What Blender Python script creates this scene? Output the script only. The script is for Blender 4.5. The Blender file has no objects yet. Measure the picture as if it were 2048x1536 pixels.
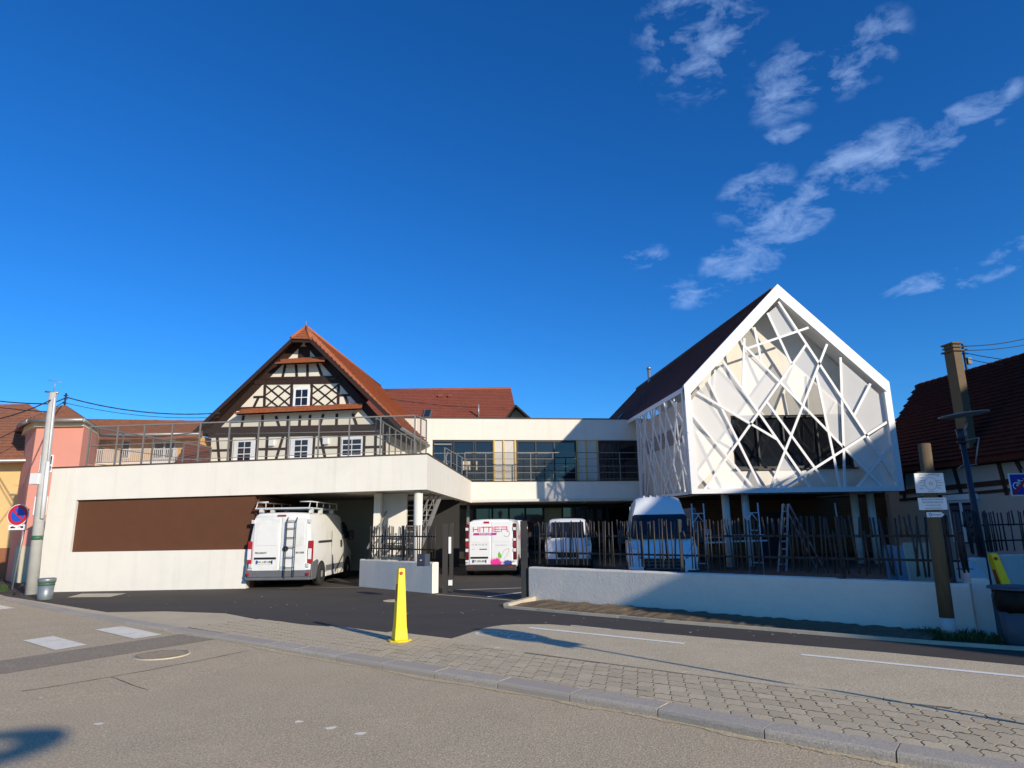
import bpy, bmesh, math, random
from mathutils import Vector, Matrix
random.seed(7)
S = bpy.context.scene
COL = S.collection
V = Vector
rad = math.radians

# ------------------------------------------------------------------ camera, sky, sun, exposure
FPX, EYE = 1290.0, 1.8
TH = math.atan(282.0 / FPX)
ROLL = 0.0145
SUN_AZ, SUN_EL = rad(41), rad(19.7)          # shadows run 41 degrees left of straight ahead
_F = V((0, math.cos(TH), math.sin(TH)))
_R0 = V((1, 0, 0)); _U0 = V((0, -math.sin(TH), math.cos(TH)))
_R = math.cos(ROLL) * _R0 - math.sin(ROLL) * _U0
_U = math.sin(ROLL) * _R0 + math.cos(ROLL) * _U0
CAMP = V((0, 0, EYE))
cd = bpy.data.cameras.new('camera'); cam = bpy.data.objects.new('camera', cd); COL.objects.link(cam)
cam.matrix_world = Matrix(((_R.x, _U.x, -_F.x, 0), (_R.y, _U.y, -_F.y, 0), (_R.z, _U.z, -_F.z, EYE), (0, 0, 0, 1)))
cd.sensor_width = 36; cd.lens = 36 * FPX / 2048; cd.clip_end = 3000; cd.clip_start = 0.05
S.camera = cam
S.view_settings.view_transform = 'Standard'; S.view_settings.look = 'None'
S.view_settings.exposure = 0.2; S.view_settings.gamma = 1; S.view_settings.use_curve_mapping = False

def build_world():
    w = bpy.data.worlds.new('World'); S.world = w; w.use_nodes = True
    nt = w.node_tree; n = nt.nodes; l = nt.links; n.clear()
    def N(t, **k):
        o = n.new(t)
        for a, b in k.items(): setattr(o, a, b)
        return o
    def Mt(op, a, b=None, c=None, clamp=False):
        o = N('ShaderNodeMath', operation=op); o.use_clamp = clamp
        for i, x in enumerate((a, b, c)):
            if x is None: continue
            if isinstance(x, (int, float)): o.inputs[i].default_value = x
            else: l.new(x, o.inputs[i])
        return o.outputs[0]
    out = N('ShaderNodeOutputWorld'); bg = N('ShaderNodeBackground'); l.new(bg.outputs[0], out.inputs[0])
    sky = N('ShaderNodeTexSky', sky_type='NISHITA'); sky.sun_disc = False
    sky.sun_elevation = SUN_EL; sky.sun_rotation = math.pi - SUN_AZ
    sky.altitude = 300; sky.air_density = 1.0; sky.dust_density = 0.25; sky.ozone_density = 4.0
    hs = N('ShaderNodeHueSaturation'); hs.inputs['Saturation'].default_value = 1.22; hs.inputs['Value'].default_value = 1.0
    l.new(sky.outputs[0], hs.inputs['Color'])
    tint = N('ShaderNodeMix', data_type='RGBA', blend_type='MULTIPLY'); tint.inputs[0].default_value = 1
    l.new(hs.outputs[0], tint.inputs[6]); tint.inputs[7].default_value = (0.44, 0.95, 1.36, 1)
    # thin fair-weather clouds, laid out by compass bearing and elevation
    tc = N('ShaderNodeTexCoord'); sp = N('ShaderNodeSeparateXYZ'); l.new(tc.outputs['Generated'], sp.inputs[0])
    az = Mt('ARCTAN2', sp.outputs[0], sp.outputs[1]); el = Mt('ARCSINE', sp.outputs[2])
    nz = N('ShaderNodeTexNoise'); nz.inputs['Scale'].default_value = 21; nz.inputs['Detail'].default_value = 9; nz.inputs['Roughness'].default_value = 0.62; nz.inputs['Distortion'].default_value = 0.35
    mp = N('ShaderNodeMapping'); mp.inputs['Rotation'].default_value = (0.2, 0.5, 0.1); mp.inputs['Scale'].default_value = (0.8, 1.0, 1.6)
    l.new(tc.outputs['Generated'], mp.inputs[0]); l.new(mp.outputs[0], nz.inputs['Vector'])
    nz2 = N('ShaderNodeTexNoise'); nz2.inputs['Scale'].default_value = 38; nz2.inputs['Detail'].default_value = 9; nz2.inputs['Roughness'].default_value = 0.6
    l.new(mp.outputs[0], nz2.inputs['Vector'])
    total = None
    for (a0, e0, ra, re, rot, amp) in CLOUDS:
        da = Mt('SUBTRACT', az, rad(a0)); de = Mt('SUBTRACT', el, rad(e0))
        c, s_ = math.cos(rad(rot)), math.sin(rad(rot))
        x = Mt('MULTIPLY', Mt('ADD', Mt('MULTIPLY', da, c), Mt('MULTIPLY', de, s_)), 1 / rad(ra))
        y = Mt('MULTIPLY', Mt('SUBTRACT', Mt('MULTIPLY', de, c), Mt('MULTIPLY', da, s_)), 1 / rad(re))
        r2 = Mt('ADD', Mt('MULTIPLY', x, x), Mt('MULTIPLY', y, y))
        m = Mt('MULTIPLY', Mt('SUBTRACT', 1.0, r2, clamp=True), amp)
        total = m if total is None else Mt('MAXIMUM', total, m)
    dens = Mt('ADD', Mt('MULTIPLY', total, 0.62), Mt('MULTIPLY', Mt('SUBTRACT', nz.outputs[0], 0.5), 3.3))
    dens = Mt('ADD', dens, Mt('MULTIPLY', Mt('SUBTRACT', nz2.outputs[0], 0.5), 0.7))
    dens = Mt('MULTIPLY', Mt('SUBTRACT', dens, 0.14), 0.95, clamp=True)
    dens = Mt('MULTIPLY', dens, Mt('MULTIPLY', total, 3.0, clamp=True))
    dens = Mt('MULTIPLY', dens, 0.54)
    mix = N('ShaderNodeMix', data_type='RGBA'); l.new(dens, mix.inputs[0]); l.new(tint.outputs[2], mix.inputs[6])
    mix.inputs[7].default_value = (4.0, 5.7, 9.0, 1)
    l.new(mix.outputs[2], bg.inputs[0]); bg.inputs[1].default_value = 0.105
# bearing, elevation, half-width, half-height, tilt (degrees), strength
CLOUDS = [(21.5, 21.8, 4.6, 2.6, 15, .95), (25.5, 24.2, 5.0, 2.4, 25, 1.0), (31.5, 26.9, 5.5, 2.6, 12, 1.0), (38.0, 28.0, 5.0, 1.3, 12, .85), (37.0, 26.4, 4.5, .9, 14, .65),
          (22.5, 26.5, 4.0, 2.4, 20, .6), (19.0, 39.5, 6.8, 6.2, 0, .5), (26.5, 34.0, 4.6, 3.0, 25, .52), (32.2, 34.4, 4.6, 2.5, 20, .54), (16.4, 19.4, 3.2, 1.6, 0, .5), (12.6, 22.8, 2.6, 1.3, 0, .42),
          (34.2, 17.3, 3.4, .9, 5, .7), (38.0, 17.3, 3.0, .9, 12, .7), (40.5, 18.4, 2.6, .9, 10, .7), (34.2, 16.0, 1.0, .6, 0, .8), (25.6, 30.5, 2.4, 1.0, 0, .5), (47, 20, 6, 1.5, 10, .7),
          (70, 35, 14, 5, 20, .7), (110, 28, 16, 5, 10, .7), (-150, 40, 18, 6, 5, .6)]
build_world()
sl = bpy.data.lights.new('sun', 'SUN'); so = bpy.data.objects.new('sun', sl); COL.objects.link(so)
sl.energy = 4.4; sl.angle = rad(0.53); sl.color = (1.0, 0.90, 0.745)
SUND = V((-math.sin(SUN_AZ) * math.cos(SUN_EL), math.cos(SUN_AZ) * math.cos(SUN_EL), -math.sin(SUN_EL)))
so.rotation_euler = SUND.to_track_quat('-Z', 'Y').to_euler(); so.location = (10, -10, 20)

# ------------------------------------------------------------------ survey helpers: photo point + known height / depth -> place
def _ray(x, y): return _F + (x - 1024) / FPX * _R - (y - 768) / FPX * _U
def gz(x, y, z=0.0):
    d = _ray(x, y); return CAMP + d * ((z - EYE) / d.z)
def gy(x, y, Y):
    d = _ray(x, y); return CAMP + d * (Y / d.y)
class Pl:
    """vertical plane through A and B; u along it, z up, o outwards (towards the street)"""
    def __init__(s, A, B):
        s.A = V((A[0], A[1], 0)); b = V((B[0], B[1], 0)); s.L = (b - s.A).length
        s.t = (b - s.A) / s.L; s.n = V((s.t.y, -s.t.x, 0))
    def P(s, u, z, o=0.0): return s.A + s.t * u + s.n * o + V((0, 0, z))
    def uv(s, x, y, o=0.0):
        d = _ray(x, y); k = (s.n.dot(s.A - CAMP) + o) / s.n.dot(d); P = CAMP + d * k
        return ((P - s.A).dot(s.t), P.z)

# ------------------------------------------------------------------ materials
MATS = {}
def mat(name, col, rough=0.6, var=0.12, scale=4.0, bump=0.0, bscale=60.0, metal=0.0, spec=0.4, stain=0.0, stain_col=None, stain_scale=0.7, dist=0.0, objrand=0.0, stretch=None, speck=0.0, speck_scale=300.0, coat=0.0, streak=0.0, emit=None):
    m = bpy.data.materials.new(name); m.use_nodes = True; nt = m.node_tree; n = nt.nodes; l = nt.links
    b = n['Principled BSDF']; MATS[name] = m
    b.inputs['Roughness'].default_value = rough; b.inputs['Metallic'].default_value = metal
    b.inputs['Specular IOR Level'].default_value = spec
    if coat: b.inputs['Coat Weight'].default_value = coat; b.inputs['Coat Roughness'].default_value = 0.08
    col = tuple(col) + (1,)
    geo = n.new('ShaderNodeNewGeometry'); vec = geo.outputs['Position']
    if stretch:
        mp = n.new('ShaderNodeMapping'); mp.inputs['Scale'].default_value = stretch; l.new(vec, mp.inputs[0]); vec = mp.outputs[0]
    cur = None
    def mixc(a, bcol, facsock, facmul, mode='MIX'):
        mx = n.new('ShaderNodeMix'); mx.data_type = 'RGBA'; mx.blend_type = mode
        mu = n.new('ShaderNodeMath'); mu.operation = 'MULTIPLY'; mu.inputs[1].default_value = facmul; mu.use_clamp = True
        l.new(facsock, mu.inputs[0]); l.new(mu.outputs[0], mx.inputs[0])
        if a is None: mx.inputs[6].default_value = col
        else: l.new(a, mx.inputs[6])
        mx.inputs[7].default_value = bcol
        return mx.outputs[2]
    def noise(sc, det=4, ro=0.6, di=0.0):
        nz = n.new('ShaderNodeTexNoise'); nz.inputs['Scale'].default_value = sc; nz.inputs['Detail'].default_value = det
        nz.inputs['Roughness'].default_value = ro; nz.inputs['Distortion'].default_value = di; l.new(vec, nz.inputs['Vector']); return nz.outputs[0]
    def ramp(s_, a, bb):
        r = n.new('ShaderNodeMapRange'); r.inputs[1].default_value = a; r.inputs[2].default_value = bb; l.new(s_, r.inputs[0]); return r.outputs[0]
    if var:
        lo = tuple(c * (1 - var) for c in col[:3]) + (1,); hi = tuple(min(1, c * (1 + var)) for c in col[:3]) + (1,)
        nz = noise(scale, 6, .65, dist)
        cur = mixc(None, lo, ramp(nz, .5, .2), 1.0); cur = mixc(cur, hi, ramp(nz, .5, .8), 1.0)
    if stain:
        sc = (stain_col or tuple(c * .5 for c in col[:3])) + (1,)
        cur = mixc(cur, sc, ramp(noise(stain_scale, 8, .7, .6), .5, .72), stain)
    if speck:
        nz = noise(speck_scale, 2, .5)
        cur = mixc(cur, tuple(c * .45 for c in col[:3]) + (1,), ramp(nz, .5, .3), speck)
        cur = mixc(cur, tuple(min(1, c * 1.8) for c in col[:3]) + (1,), ramp(nz, .55, .75), speck)
    if streak:
        mp2 = n.new('ShaderNodeMapping'); mp2.inputs['Scale'].default_value = (5, 5, .22); l.new(geo.outputs['Position'], mp2.inputs[0])
        nz3 = n.new('ShaderNodeTexNoise'); nz3.inputs['Scale'].default_value = 1.0; nz3.inputs['Detail'].default_value = 5; l.new(mp2.outputs[0], nz3.inputs['Vector'])
        cur = mixc(cur, tuple(c * .72 for c in col[:3]) + (1,), ramp(nz3.outputs[0], .52, .78), streak)
    if objrand:
        oi = n.new('ShaderNodeObjectInfo')
        cur = mixc(cur, tuple(c * (1 - objrand) for c in col[:3]) + (1,), oi.outputs['Random'], 1.0) if True else cur
    if cur is None: b.inputs['Base Color'].default_value = col
    else: l.new(cur, b.inputs['Base Color'])
    if bump:
        bp = n.new('ShaderNodeBump'); bp.inputs['Strength'].default_value = bump; bp.inputs['Distance'].default_value = 0.02
        l.new(noise(bscale, 5, .6, dist), bp.inputs['Height']); l.new(bp.outputs[0], b.inputs['Normal'])
    if emit:
        b.inputs['Emission Color'].default_value = tuple(emit[:3]) + (1,); b.inputs['Emission Strength'].default_value = emit[3]
    return m
def sheer(name, col, opacity, rough=.7):
    """woven or perforated sheet: the holes let the light through"""
    m = bpy.data.materials.new(name); m.use_nodes = True; nt = m.node_tree; n = nt.nodes; l = nt.links; n.clear()
    o = n.new('ShaderNodeOutputMaterial'); mx = n.new('ShaderNodeMixShader'); t = n.new('ShaderNodeBsdfTransparent'); d = n.new('ShaderNodeBsdfDiffuse')
    d.inputs[0].default_value = tuple(col) + (1,); mx.inputs[0].default_value = opacity
    l.new(t.outputs[0], mx.inputs[1]); l.new(d.outputs[0], mx.inputs[2]); l.new(mx.outputs[0], o.inputs[0]); MATS[name] = m; return m
def glassy(name, col, rough=.03, clear=0.0):
    m = bpy.data.materials.new(name); m.use_nodes = True; nt = m.node_tree; n = nt.nodes; l = nt.links
    b = n['Principled BSDF']; b.inputs['Base Color'].default_value = tuple(col) + (1,); b.inputs['Roughness'].default_value = rough
    b.inputs['Specular IOR Level'].default_value = 0.6; b.inputs['IOR'].default_value = 1.52
    if clear:
        o = n['Material Output']; mx = n.new('ShaderNodeMixShader'); t = n.new('ShaderNodeBsdfTransparent'); t.inputs[0].default_value = (.8, .85, .85, 1)
        mx.inputs[0].default_value = 1 - clear; l.new(t.outputs[0], mx.inputs[1]); l.new(b.outputs[0], mx.inputs[2]); l.new(mx.outputs[0], o.inputs[0])
    MATS[name] = m; return m

mat('road', (.56, .44, .275), .9, .10, 1.2, .5, 60, stain=.35, stain_col=(.46, .365, .24), stain_scale=.5, speck=.58, speck_scale=52)
mat('road_patch', (.33, .265, .18), .9, .12, 3, .4, 60, speck=.5, speck_scale=42)
mat('path_asphalt', (.63, .51, .325), .9, .12, 1.6, .5, 60, stain=.4, stain_col=(.48, .39, .265), stain_scale=.9, speck=.6, speck_scale=45)
mat('new_asphalt', (.068, .057, .045), .85, .18, 1.0, .5, 90, stain=.45, stain_col=(.10, .085, .07), stain_scale=.9, speck=.4, speck_scale=70, stretch=(.5, 1.4, 1))
mat('concrete_walk', (.62, .505, .325), .88, .12, 1.2, .3, 70, stain=.4, stain_col=(.48, .40, .27), stain_scale=.8, speck=.3, speck_scale=80)
mat('paver', (.64, .52, .335), .85, .14, 5, .35, 80, stain=.35, stain_col=(.48, .40, .27), stain_scale=1.3, objrand=.2, speck=.4, speck_scale=60)
mat('kerb', (.50, .43, .335), .85, .1, 3, .35, 90, objrand=.12, speck=.7, speck_scale=70)
mat('joint', (.15, .12, .08), .95, .2, 8)
mat('edging', (.55, .47, .34), .85, .12, 4, .3, 60)
mat('marking', (.92, .84, .67), .75, .08, 8, .15, 90, stain=.6, stain_col=(.58, .48, .33), stain_scale=3.0)
mat('marking_new', (.95, .91, .80), .7, .03, 8, stain=.15, stain_col=(.75, .68, .52), stain_scale=6)
mat('soil', (.16, .115, .065), .95, .35, 9, .9, 30)
mat('iron', (.30, .245, .17), .7, .2, 20, .3, 60)
mat('ground', (.12, .115, .09), .95, .2, .4)
mat('render_cream', (.76, .705, .605), .85, .035, 1.2, .12, 150, stain=.2, stain_col=(.64, .59, .50), stain_scale=.9, streak=.28)
mat('render_white', (.715, .68, .60), .85, .035, 1.0, .12, 150, stain=.45, stain_col=(.61, .585, .52), stain_scale=.6, streak=.3)
mat('plaster_rough', (.84, .755, .63), .85, .06, 2.5, .35, 9, stain=.35, stain_col=(.72, .645, .54), stain_scale=2.2, dist=2.0)
mat('brown_panel', (.105, .043, .022), .8, .06, 3, .08, 200, spec=.2, stain=.15, stain_col=(.12, .055, .032), stain_scale=1.5)
mat('gutter_sand', (.60, .475, .285), .95, .25, 6, .5, 50, speck=.6, speck_scale=50)
mat('soffit', (.62, .58, .5), .9, .04, 2)
mat('coping', (.07, .045, .038), .5, .1, 3)
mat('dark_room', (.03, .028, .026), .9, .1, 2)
mat('galv', (.36, .35, .33), .45, .15, 9, metal=.55)
mat('galv_dull', (.20, .19, .175), .6, .15, 9, metal=.2)
mat('wire', (.02, .02, .022), .6, 0)
sheer('rail_mesh', (.07, .07, .07), .26)
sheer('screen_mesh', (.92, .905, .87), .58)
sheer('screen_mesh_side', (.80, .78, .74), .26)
mat('screen_white', (.80, .79, .76), .4, .02, 3, spec=.5, stain=.12, stain_col=(.76, .75, .73), stain_scale=1.2)
mat('roof_brown', (.088, .030, .024), .7, .2, 3, .3, 20)
mat('tile_orange', (.40, .125, .05), .8, .22, 6, .3, 40, stain=.35, stain_col=(.26, .085, .04), stain_scale=2)
mat('tile_red', (.27, .078, .046), .8, .25, 7, .3, 40, stain=.4, stain_col=(.12, .035, .025), stain_scale=1.5)
mat('tile_old', (.155, .048, .03), .85, .3, 4, .4, 40, stain=.55, stain_col=(.085, .03, .022), stain_scale=1.0)
mat('tile_brown', (.30, .125, .068), .85, .25, 4, .4, 40, stain=.4, stain_col=(.20, .08, .045), stain_scale=1.2)
mat('tile_dark', (.070, .021, .014), .9, .3, 4, .4, 40, spec=.15, stain=.5, stain_col=(.035, .014, .010), stain_scale=1.0)
mat('timber', (.034, .017, .012), .7, .25, 6, .3, 40)
mat('infill', (.79, .73, .58), .85, .04, 2, .1, 120)
mat('infill_shaded', (.42, .38, .33), .9, .06, 2)  # cream infill darkened: the farmhouse wall's shade is put into the colour
mat('white_paint', (.84, .83, .80), .5, .03, 4)
mat('win_glass', (.012, .014, .018), .04, 0)
glassy('glass_dark', (.012, .014, .018)); glassy('glass_blue', (.02, .03, .04), .05)
glassy('glass_clear', (.02, .025, .03), .02, .45)
mat('frame_dark', (.028, .026, .026), .45, .1, 5)
mat('frame_grey', (.13, .13, .13), .45, .1, 5)
mat('osb', (.60, .56, .50), .85, .08, 3, stain=.3, stain_col=(.5, .46, .4), stain_scale=3)
mat('batten_yellow', (.66, .45, .11), .7, .15, 9)
mat('cladding', (.145, .07, .028), .7, .25, 8, .3, 40, stretch=(1, 1, 6))
mat('pink', (.72, .30, .22), .85, .05, 1.5, .1, 100)
mat('ochre', (.80, .51, .22), .85, .06, 1.5, .1, 100)
mat('cream_trim', (.80, .68, .46), .8, .04, 3)
mat('brown_base', (.30, .12, .055), .85, .1, 2)
mat('fence_metal', (.048, .041, .035), .55, .2, 20, metal=.15)
mat('fence_dark', (.022, .021, .022), .55, .15, 10)
mat('van_white', (.76, .75, .71), .38, .04, 2, spec=.5, stain=.5, stain_col=(.58, .53, .43), stain_scale=1.6, coat=.3, streak=.25)
mat('van_white_clean', (.82, .82, .80), .3, .02, 2, spec=.5, stain=.12, stain_col=(.72, .70, .64), stain_scale=1.2, coat=.5)
mat('bumper', (.12, .125, .135), .6, .12, 6, stain=.3, stain_col=(.22, .21, .19), stain_scale=4)
mat('bumper_dark', (.04, .037, .036), .6, .15, 6)
mat('black_plastic', (.018, .018, .02), .5, .1, 6)
mat('tyre', (.028, .027, .026), .85, .25, 8, .3, 60)
mat('rim', (.52, .51, .48), .4, .12, 8, metal=.5)
mat('lamp_red', (.35, .015, .02), .2, .05, 5, spec=.6); mat('lamp_clear', (.75, .73, .72), .15, .05, 5, spec=.7); mat('lamp_amber', (.85, .35, .06), .2, .05, 5)
mat('headlamp', (.55, .58, .60), .1, .1, 9, metal=.5)
mat('chrome', (.7, .7, .7), .15, 0, metal=1)
mat('plate', (.78, .78, .75), .4, .03, 5); mat('plate_blue', (.02, .07, .35), .4, 0); mat('plate_black', (.015, .015, .015), .5, 0)
mat('ink_grey', (.38, .38, .38), .5, 0); mat('ink_dark', (.03, .03, .03), .6, 0); mat('ink_pink', (.70, .03, .13), .45, 0); mat('ink_magenta', (.80, .04, .30), .45, .05, 9)
mat('ink_violet', (.38, .05, .26), .45, 0); mat('ink_blue', (.05, .07, .32), .45, .05, 9); mat('ink_green', (.16, .5, .05), .45, 0); mat('ink_line', (.45, .47, .40), .5, 0)
mat('lamp_dark', (.10, .008, .012), .2, .05, 5, spec=.6)
mat('yellow_plastic', (.90, .68, .01), .4, .04, 4, spec=.45, stain=.4, stain_col=(.62, .46, .04), stain_scale=6, streak=.2)
mat('red_label', (.45, .05, .03), .5, .1, 9); mat('orange_base', (.65, .12, .02), .5, .1, 5)
mat('concrete_pole', (.47, .46, .42), .8, .12, 4, .3, 60, stain=.4, stain_col=(.36, .35, .32), stain_scale=2)
mat('conduit', (.70, .70, .69), .5, .05, 5)
mat('sign_white', (.80, .80, .78), .45, .03, 5); mat('sign_red', (.55, .02, .03), .4, .03, 5); mat('sign_blue', (.02, .09, .50), .4, .03, 5); mat('sign_navy', (.02, .04, .33), .4, .03, 5)
mat('sign_steel', (.30, .32, .32), .45, .15, 9, metal=.5)
mat('bin_zinc', (.24, .27, .28), .45, .12, 6, metal=.45); mat('bin_green', (.05, .13, .07), .5, .1, 5); mat('bin_blue', (.065, .08, .10), .5, .12, 5)
mat('bag', (.004, .004, .005), .35, .2, 20, .6, 25, spec=.2)
mat('wood_post', (.15, .105, .055), .85, .3, 5, .5, 30, stretch=(6, 6, .5), stain=.5, stain_col=(.08, .06, .035), stain_scale=2)
mat('post_white', (.50, .50, .48), .8, .1, 6)
mat('lamp_blue', (.022, .032, .055), .5, .1, 5); mat('lamp_disc', (.30, .33, .32), .5, .05, 5)
mat('chimney', (.16, .115, .065), .9, .12, 4, .4, 30, stain=.4, stain_col=(.12, .09, .055), stain_scale=3)
mat('alu', (.45, .46, .47), .4, .1, 8, metal=.7); mat('steel_white', (.62, .63, .63), .45, .08, 8, metal=.2)
mat('grass', (.045, .085, .02), .8, .4, 8)
mat('board_cream', (.60, .52, .36), .8, .06, 3); mat('board_grey', (.28, .33, .38), .7, .06, 3)
mat('house_far', (.55, .50, .42), .9, .06, .6); mat('navy', (.02, .025, .05), .5, .1, 5)

# ------------------------------------------------------------------ builders
ORG = {}
def _link(o, parent):
    COL.objects.link(o)
    if parent is not None: o.parent = parent
    return o
def tag(o, label=None, cat=None, group=None, kind=None):
    if label: o['label'] = label
    if cat: o['category'] = cat
    if group: o['group'] = group
    if kind: o['kind'] = kind
    return o
def thing(name, label, cat, loc=(0, 0, 0), group=None, rz=0.0):
    o = bpy.data.objects.new(name, None); o.empty_display_size = .2; COL.objects.link(o)
    o.location = loc; o.rotation_euler = (0, 0, rz); ORG[o.name] = V(loc) if not rz else V((0, 0, 0))
    return tag(o, label, cat, group)
def struct(name, loc=(0, 0, 0)):
    o = bpy.data.objects.new(name, None); COL.objects.link(o); ORG[o.name] = V(loc); o.location = loc; o['kind'] = 'structure'; return o
class MB:
    def __init__(s): s.v = []; s.f = []; s.sm = []; s.mi = []
    def add(s, vs, fs, smooth=False):
        k = len(s.v); s.v += [V(p) for p in vs]; s.f += [tuple(i + k for i in f) for f in fs]; s.sm += [smooth] * len(fs); return s
    def hexa(s, p):      # p: 4 bottom (ccw seen from above/outside) + 4 top
        return s.add(p, [(0, 3, 2, 1), (4, 5, 6, 7), (0, 1, 5, 4), (1, 2, 6, 5), (2, 3, 7, 6), (3, 0, 4, 7)])
    def box(s, a, b):
        x0, y0, z0 = a; x1, y1, z1 = b
        return s.hexa([(x0, y0, z0), (x1, y0, z0), (x1, y1, z0), (x0, y1, z0), (x0, y0, z1), (x1, y0, z1), (x1, y1, z1), (x0, y1, z1)])
    def pbox(s, pl, u0, u1, z0, z1, o0, o1):
        P = pl.P; return s.hexa([P(u0, z0, o1), P(u1, z0, o1), P(u1, z0, o0), P(u0, z0, o0), P(u0, z1, o1), P(u1, z1, o1), P(u1, z1, o0), P(u0, z1, o0)])
    def pquad(s, pl, q, o0, o1):   # q: list of (u,z) polygon, extruded between offsets o0 < o1
        k = len(q); vs = [pl.P(u, z, o1) for u, z in q] + [pl.P(u, z, o0) for u, z in q]
        fs = [tuple(range(k)), tuple(range(2 * k - 1, k - 1, -1))] + [(i, i + k, (i + 1) % k + k, (i + 1) % k) for i in range(k)]
        return s.add(vs, fs)
    def pbar(s, pl, a, b, w, o0, o1):   # straight bar between two (u,z) points lying on a plane
        a = V(a); b = V(b); d = (b - a).normalized(); q = V((-d.y, d.x)) * (w / 2)
        return s.pquad(pl, [tuple(a - q), tuple(b - q), tuple(b + q), tuple(a + q)], o0, o1)
    def prism(s, pts, off):
        k = len(pts); off = V(off); vs = [V(p) for p in pts] + [V(p) + off for p in pts]
        return s.add(vs, [tuple(range(k - 1, -1, -1)), tuple(range(k, 2 * k))] + [(i, (i + 1) % k, (i + 1) % k + k, i + k) for i in range(k)])
    def beam(s, a, b, w, h, up=(0, 0, 1)):
        a = V(a); b = V(b); d = (b - a).normalized(); up = V(up)
        if abs(d.dot(up)) > .98: up = V((0, 1, 0))
        x = d.cross(up).normalized() * (w / 2); y = x.cross(d).normalized() * (h / 2)
        return s.hexa([a - x - y, a + x - y, b + x - y, b - x - y, a - x + y, a + x + y, b + x + y, b - x + y])
    def tube(s, a, b, r, r2=None, n=8, caps=True, smooth=True):
        a = V(a); b = V(b); r2 = r if r2 is None else r2; d = (b - a).normalized(); up = V((0, 0, 1)) if abs(d.z) < .95 else V((1, 0, 0))
        x = d.cross(up).normalized(); y = x.cross(d)
        k = len(s.v)
        for c, rr in ((a, r), (b, r2)):
            for i in range(n):
                t = 2 * math.pi * i / n; s.v.append(c + (x * math.cos(t) + y * math.sin(t)) * rr)
        for i in range(n): s.f.append((k + i, k + (i + 1) % n, k + n + (i + 1) % n, k + n + i)); s.sm.append(smooth)
        if caps:
            s.f.append(tuple(k + i for i in range(n - 1, -1, -1))); s.f.append(tuple(k + n + i for i in range(n))); s.sm += [False, False]
        return s
    def path(s, pts, r, n=6):
        for a, b in zip(pts, pts[1:]): s.tube(a, b, r, n=n)
        return s
    def lathe(s, c, prof, n=24, axis='Z', smooth=True):
        c = V(c); k = len(s.v)
        for r, h in prof:
            for i in range(n):
                t = 2 * math.pi * i / n; p = V((r * math.cos(t), r * math.sin(t), h))
                if axis == 'Y': p = V((p.x, p.z, p.y))
                if axis == 'X': p = V((p.z, p.x, p.y))
                s.v.append(c + p)
        for j in range(len(prof) - 1):
            for i in range(n): s.f.append((k + j * n + i, k + j * n + (i + 1) % n, k + (j + 1) * n + (i + 1) % n, k + (j + 1) * n + i)); s.sm.append(smooth)
        if prof[0] != prof[-1]: s.f.append(tuple(k + i for i in range(n - 1, -1, -1))); s.f.append(tuple(k + (len(prof) - 1) * n + i for i in range(n))); s.sm += [False, False]
        return s
    def poly(s, pts): return s.add(pts, [tuple(range(len(pts)))])
    def me(s, name, org=V((0, 0, 0))):
        m = bpy.data.meshes.new(name); m.from_pydata([p - org for p in s.v], [], s.f)
        m.polygons.foreach_set('use_smooth', s.sm); m.update()
        bm = bmesh.new(); bm.from_mesh(m); bmesh.ops.recalc_face_normals(bm, faces=bm.faces); bm.to_mesh(m); bm.free(); return m
    def build(s, name, material, parent=None, bevel=0.0, kind=None, label=None, seg=1):
        org = ORG[parent.name] if parent is not None else V((0, 0, 0))
        m = s.me(name, org); m.materials.append(MATS[material]); o = bpy.data.objects.new(name, m); _link(o, parent); ORG[o.name] = org
        if bevel:
            bv = o.modifiers.new('bevel', 'BEVEL'); bv.width = bevel; bv.segments = seg; bv.limit_method = 'ANGLE'; bv.angle_limit = rad(40)
        if kind: o['kind'] = kind
        if label: o['label'] = label
        return o
def tris(poly): pass
def sheet(name, pts, z, material, parent=None, kind='structure', sub=0):
    m = MB(); m.poly([V((p[0], p[1], z)) for p in pts]); o = m.build(name, material, parent)
    me = o.data; bm = bmesh.new(); bm.from_mesh(me); bmesh.ops.triangulate(bm, faces=bm.faces); bm.to_mesh(me); bm.free()
    if me.polygons and me.polygons[0].normal.z < 0: me.flip_normals()
    if kind and parent is None: o['kind'] = kind
    return o
_FONT = {}
def text_mesh(txt, size, align='CENTER', shear=0.0, sx=1.0, space=1.0, bold=0.0):
    cu = bpy.data.curves.new('t', 'FONT'); cu.body = txt; cu.size = size; cu.align_x = align; cu.align_y = 'CENTER'; cu.shear = shear; cu.space_character = space; cu.resolution_u = 2; cu.offset = bold
    o = bpy.data.objects.new('t', cu); COL.objects.link(o); bpy.context.view_layer.update()
    me = bpy.data.meshes.new_from_object(o.evaluated_get(bpy.context.evaluated_depsgraph_get()))
    bpy.data.objects.remove(o); bpy.data.curves.remove(cu)
    return [(v.co.x * sx, v.co.y) for v in me.vertices], [tuple(p.vertices) for p in me.polygons]
def text_on(name, txt, size, origin, ux, uz, material, parent, **k):
    vs, fs = text_mesh(txt, size, **k); m = MB(); ux = V(ux); uz = V(uz); o = V(origin)
    m.add([o + ux * x + uz * y for x, y in vs], fs); return m.build(name, material, parent)
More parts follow.
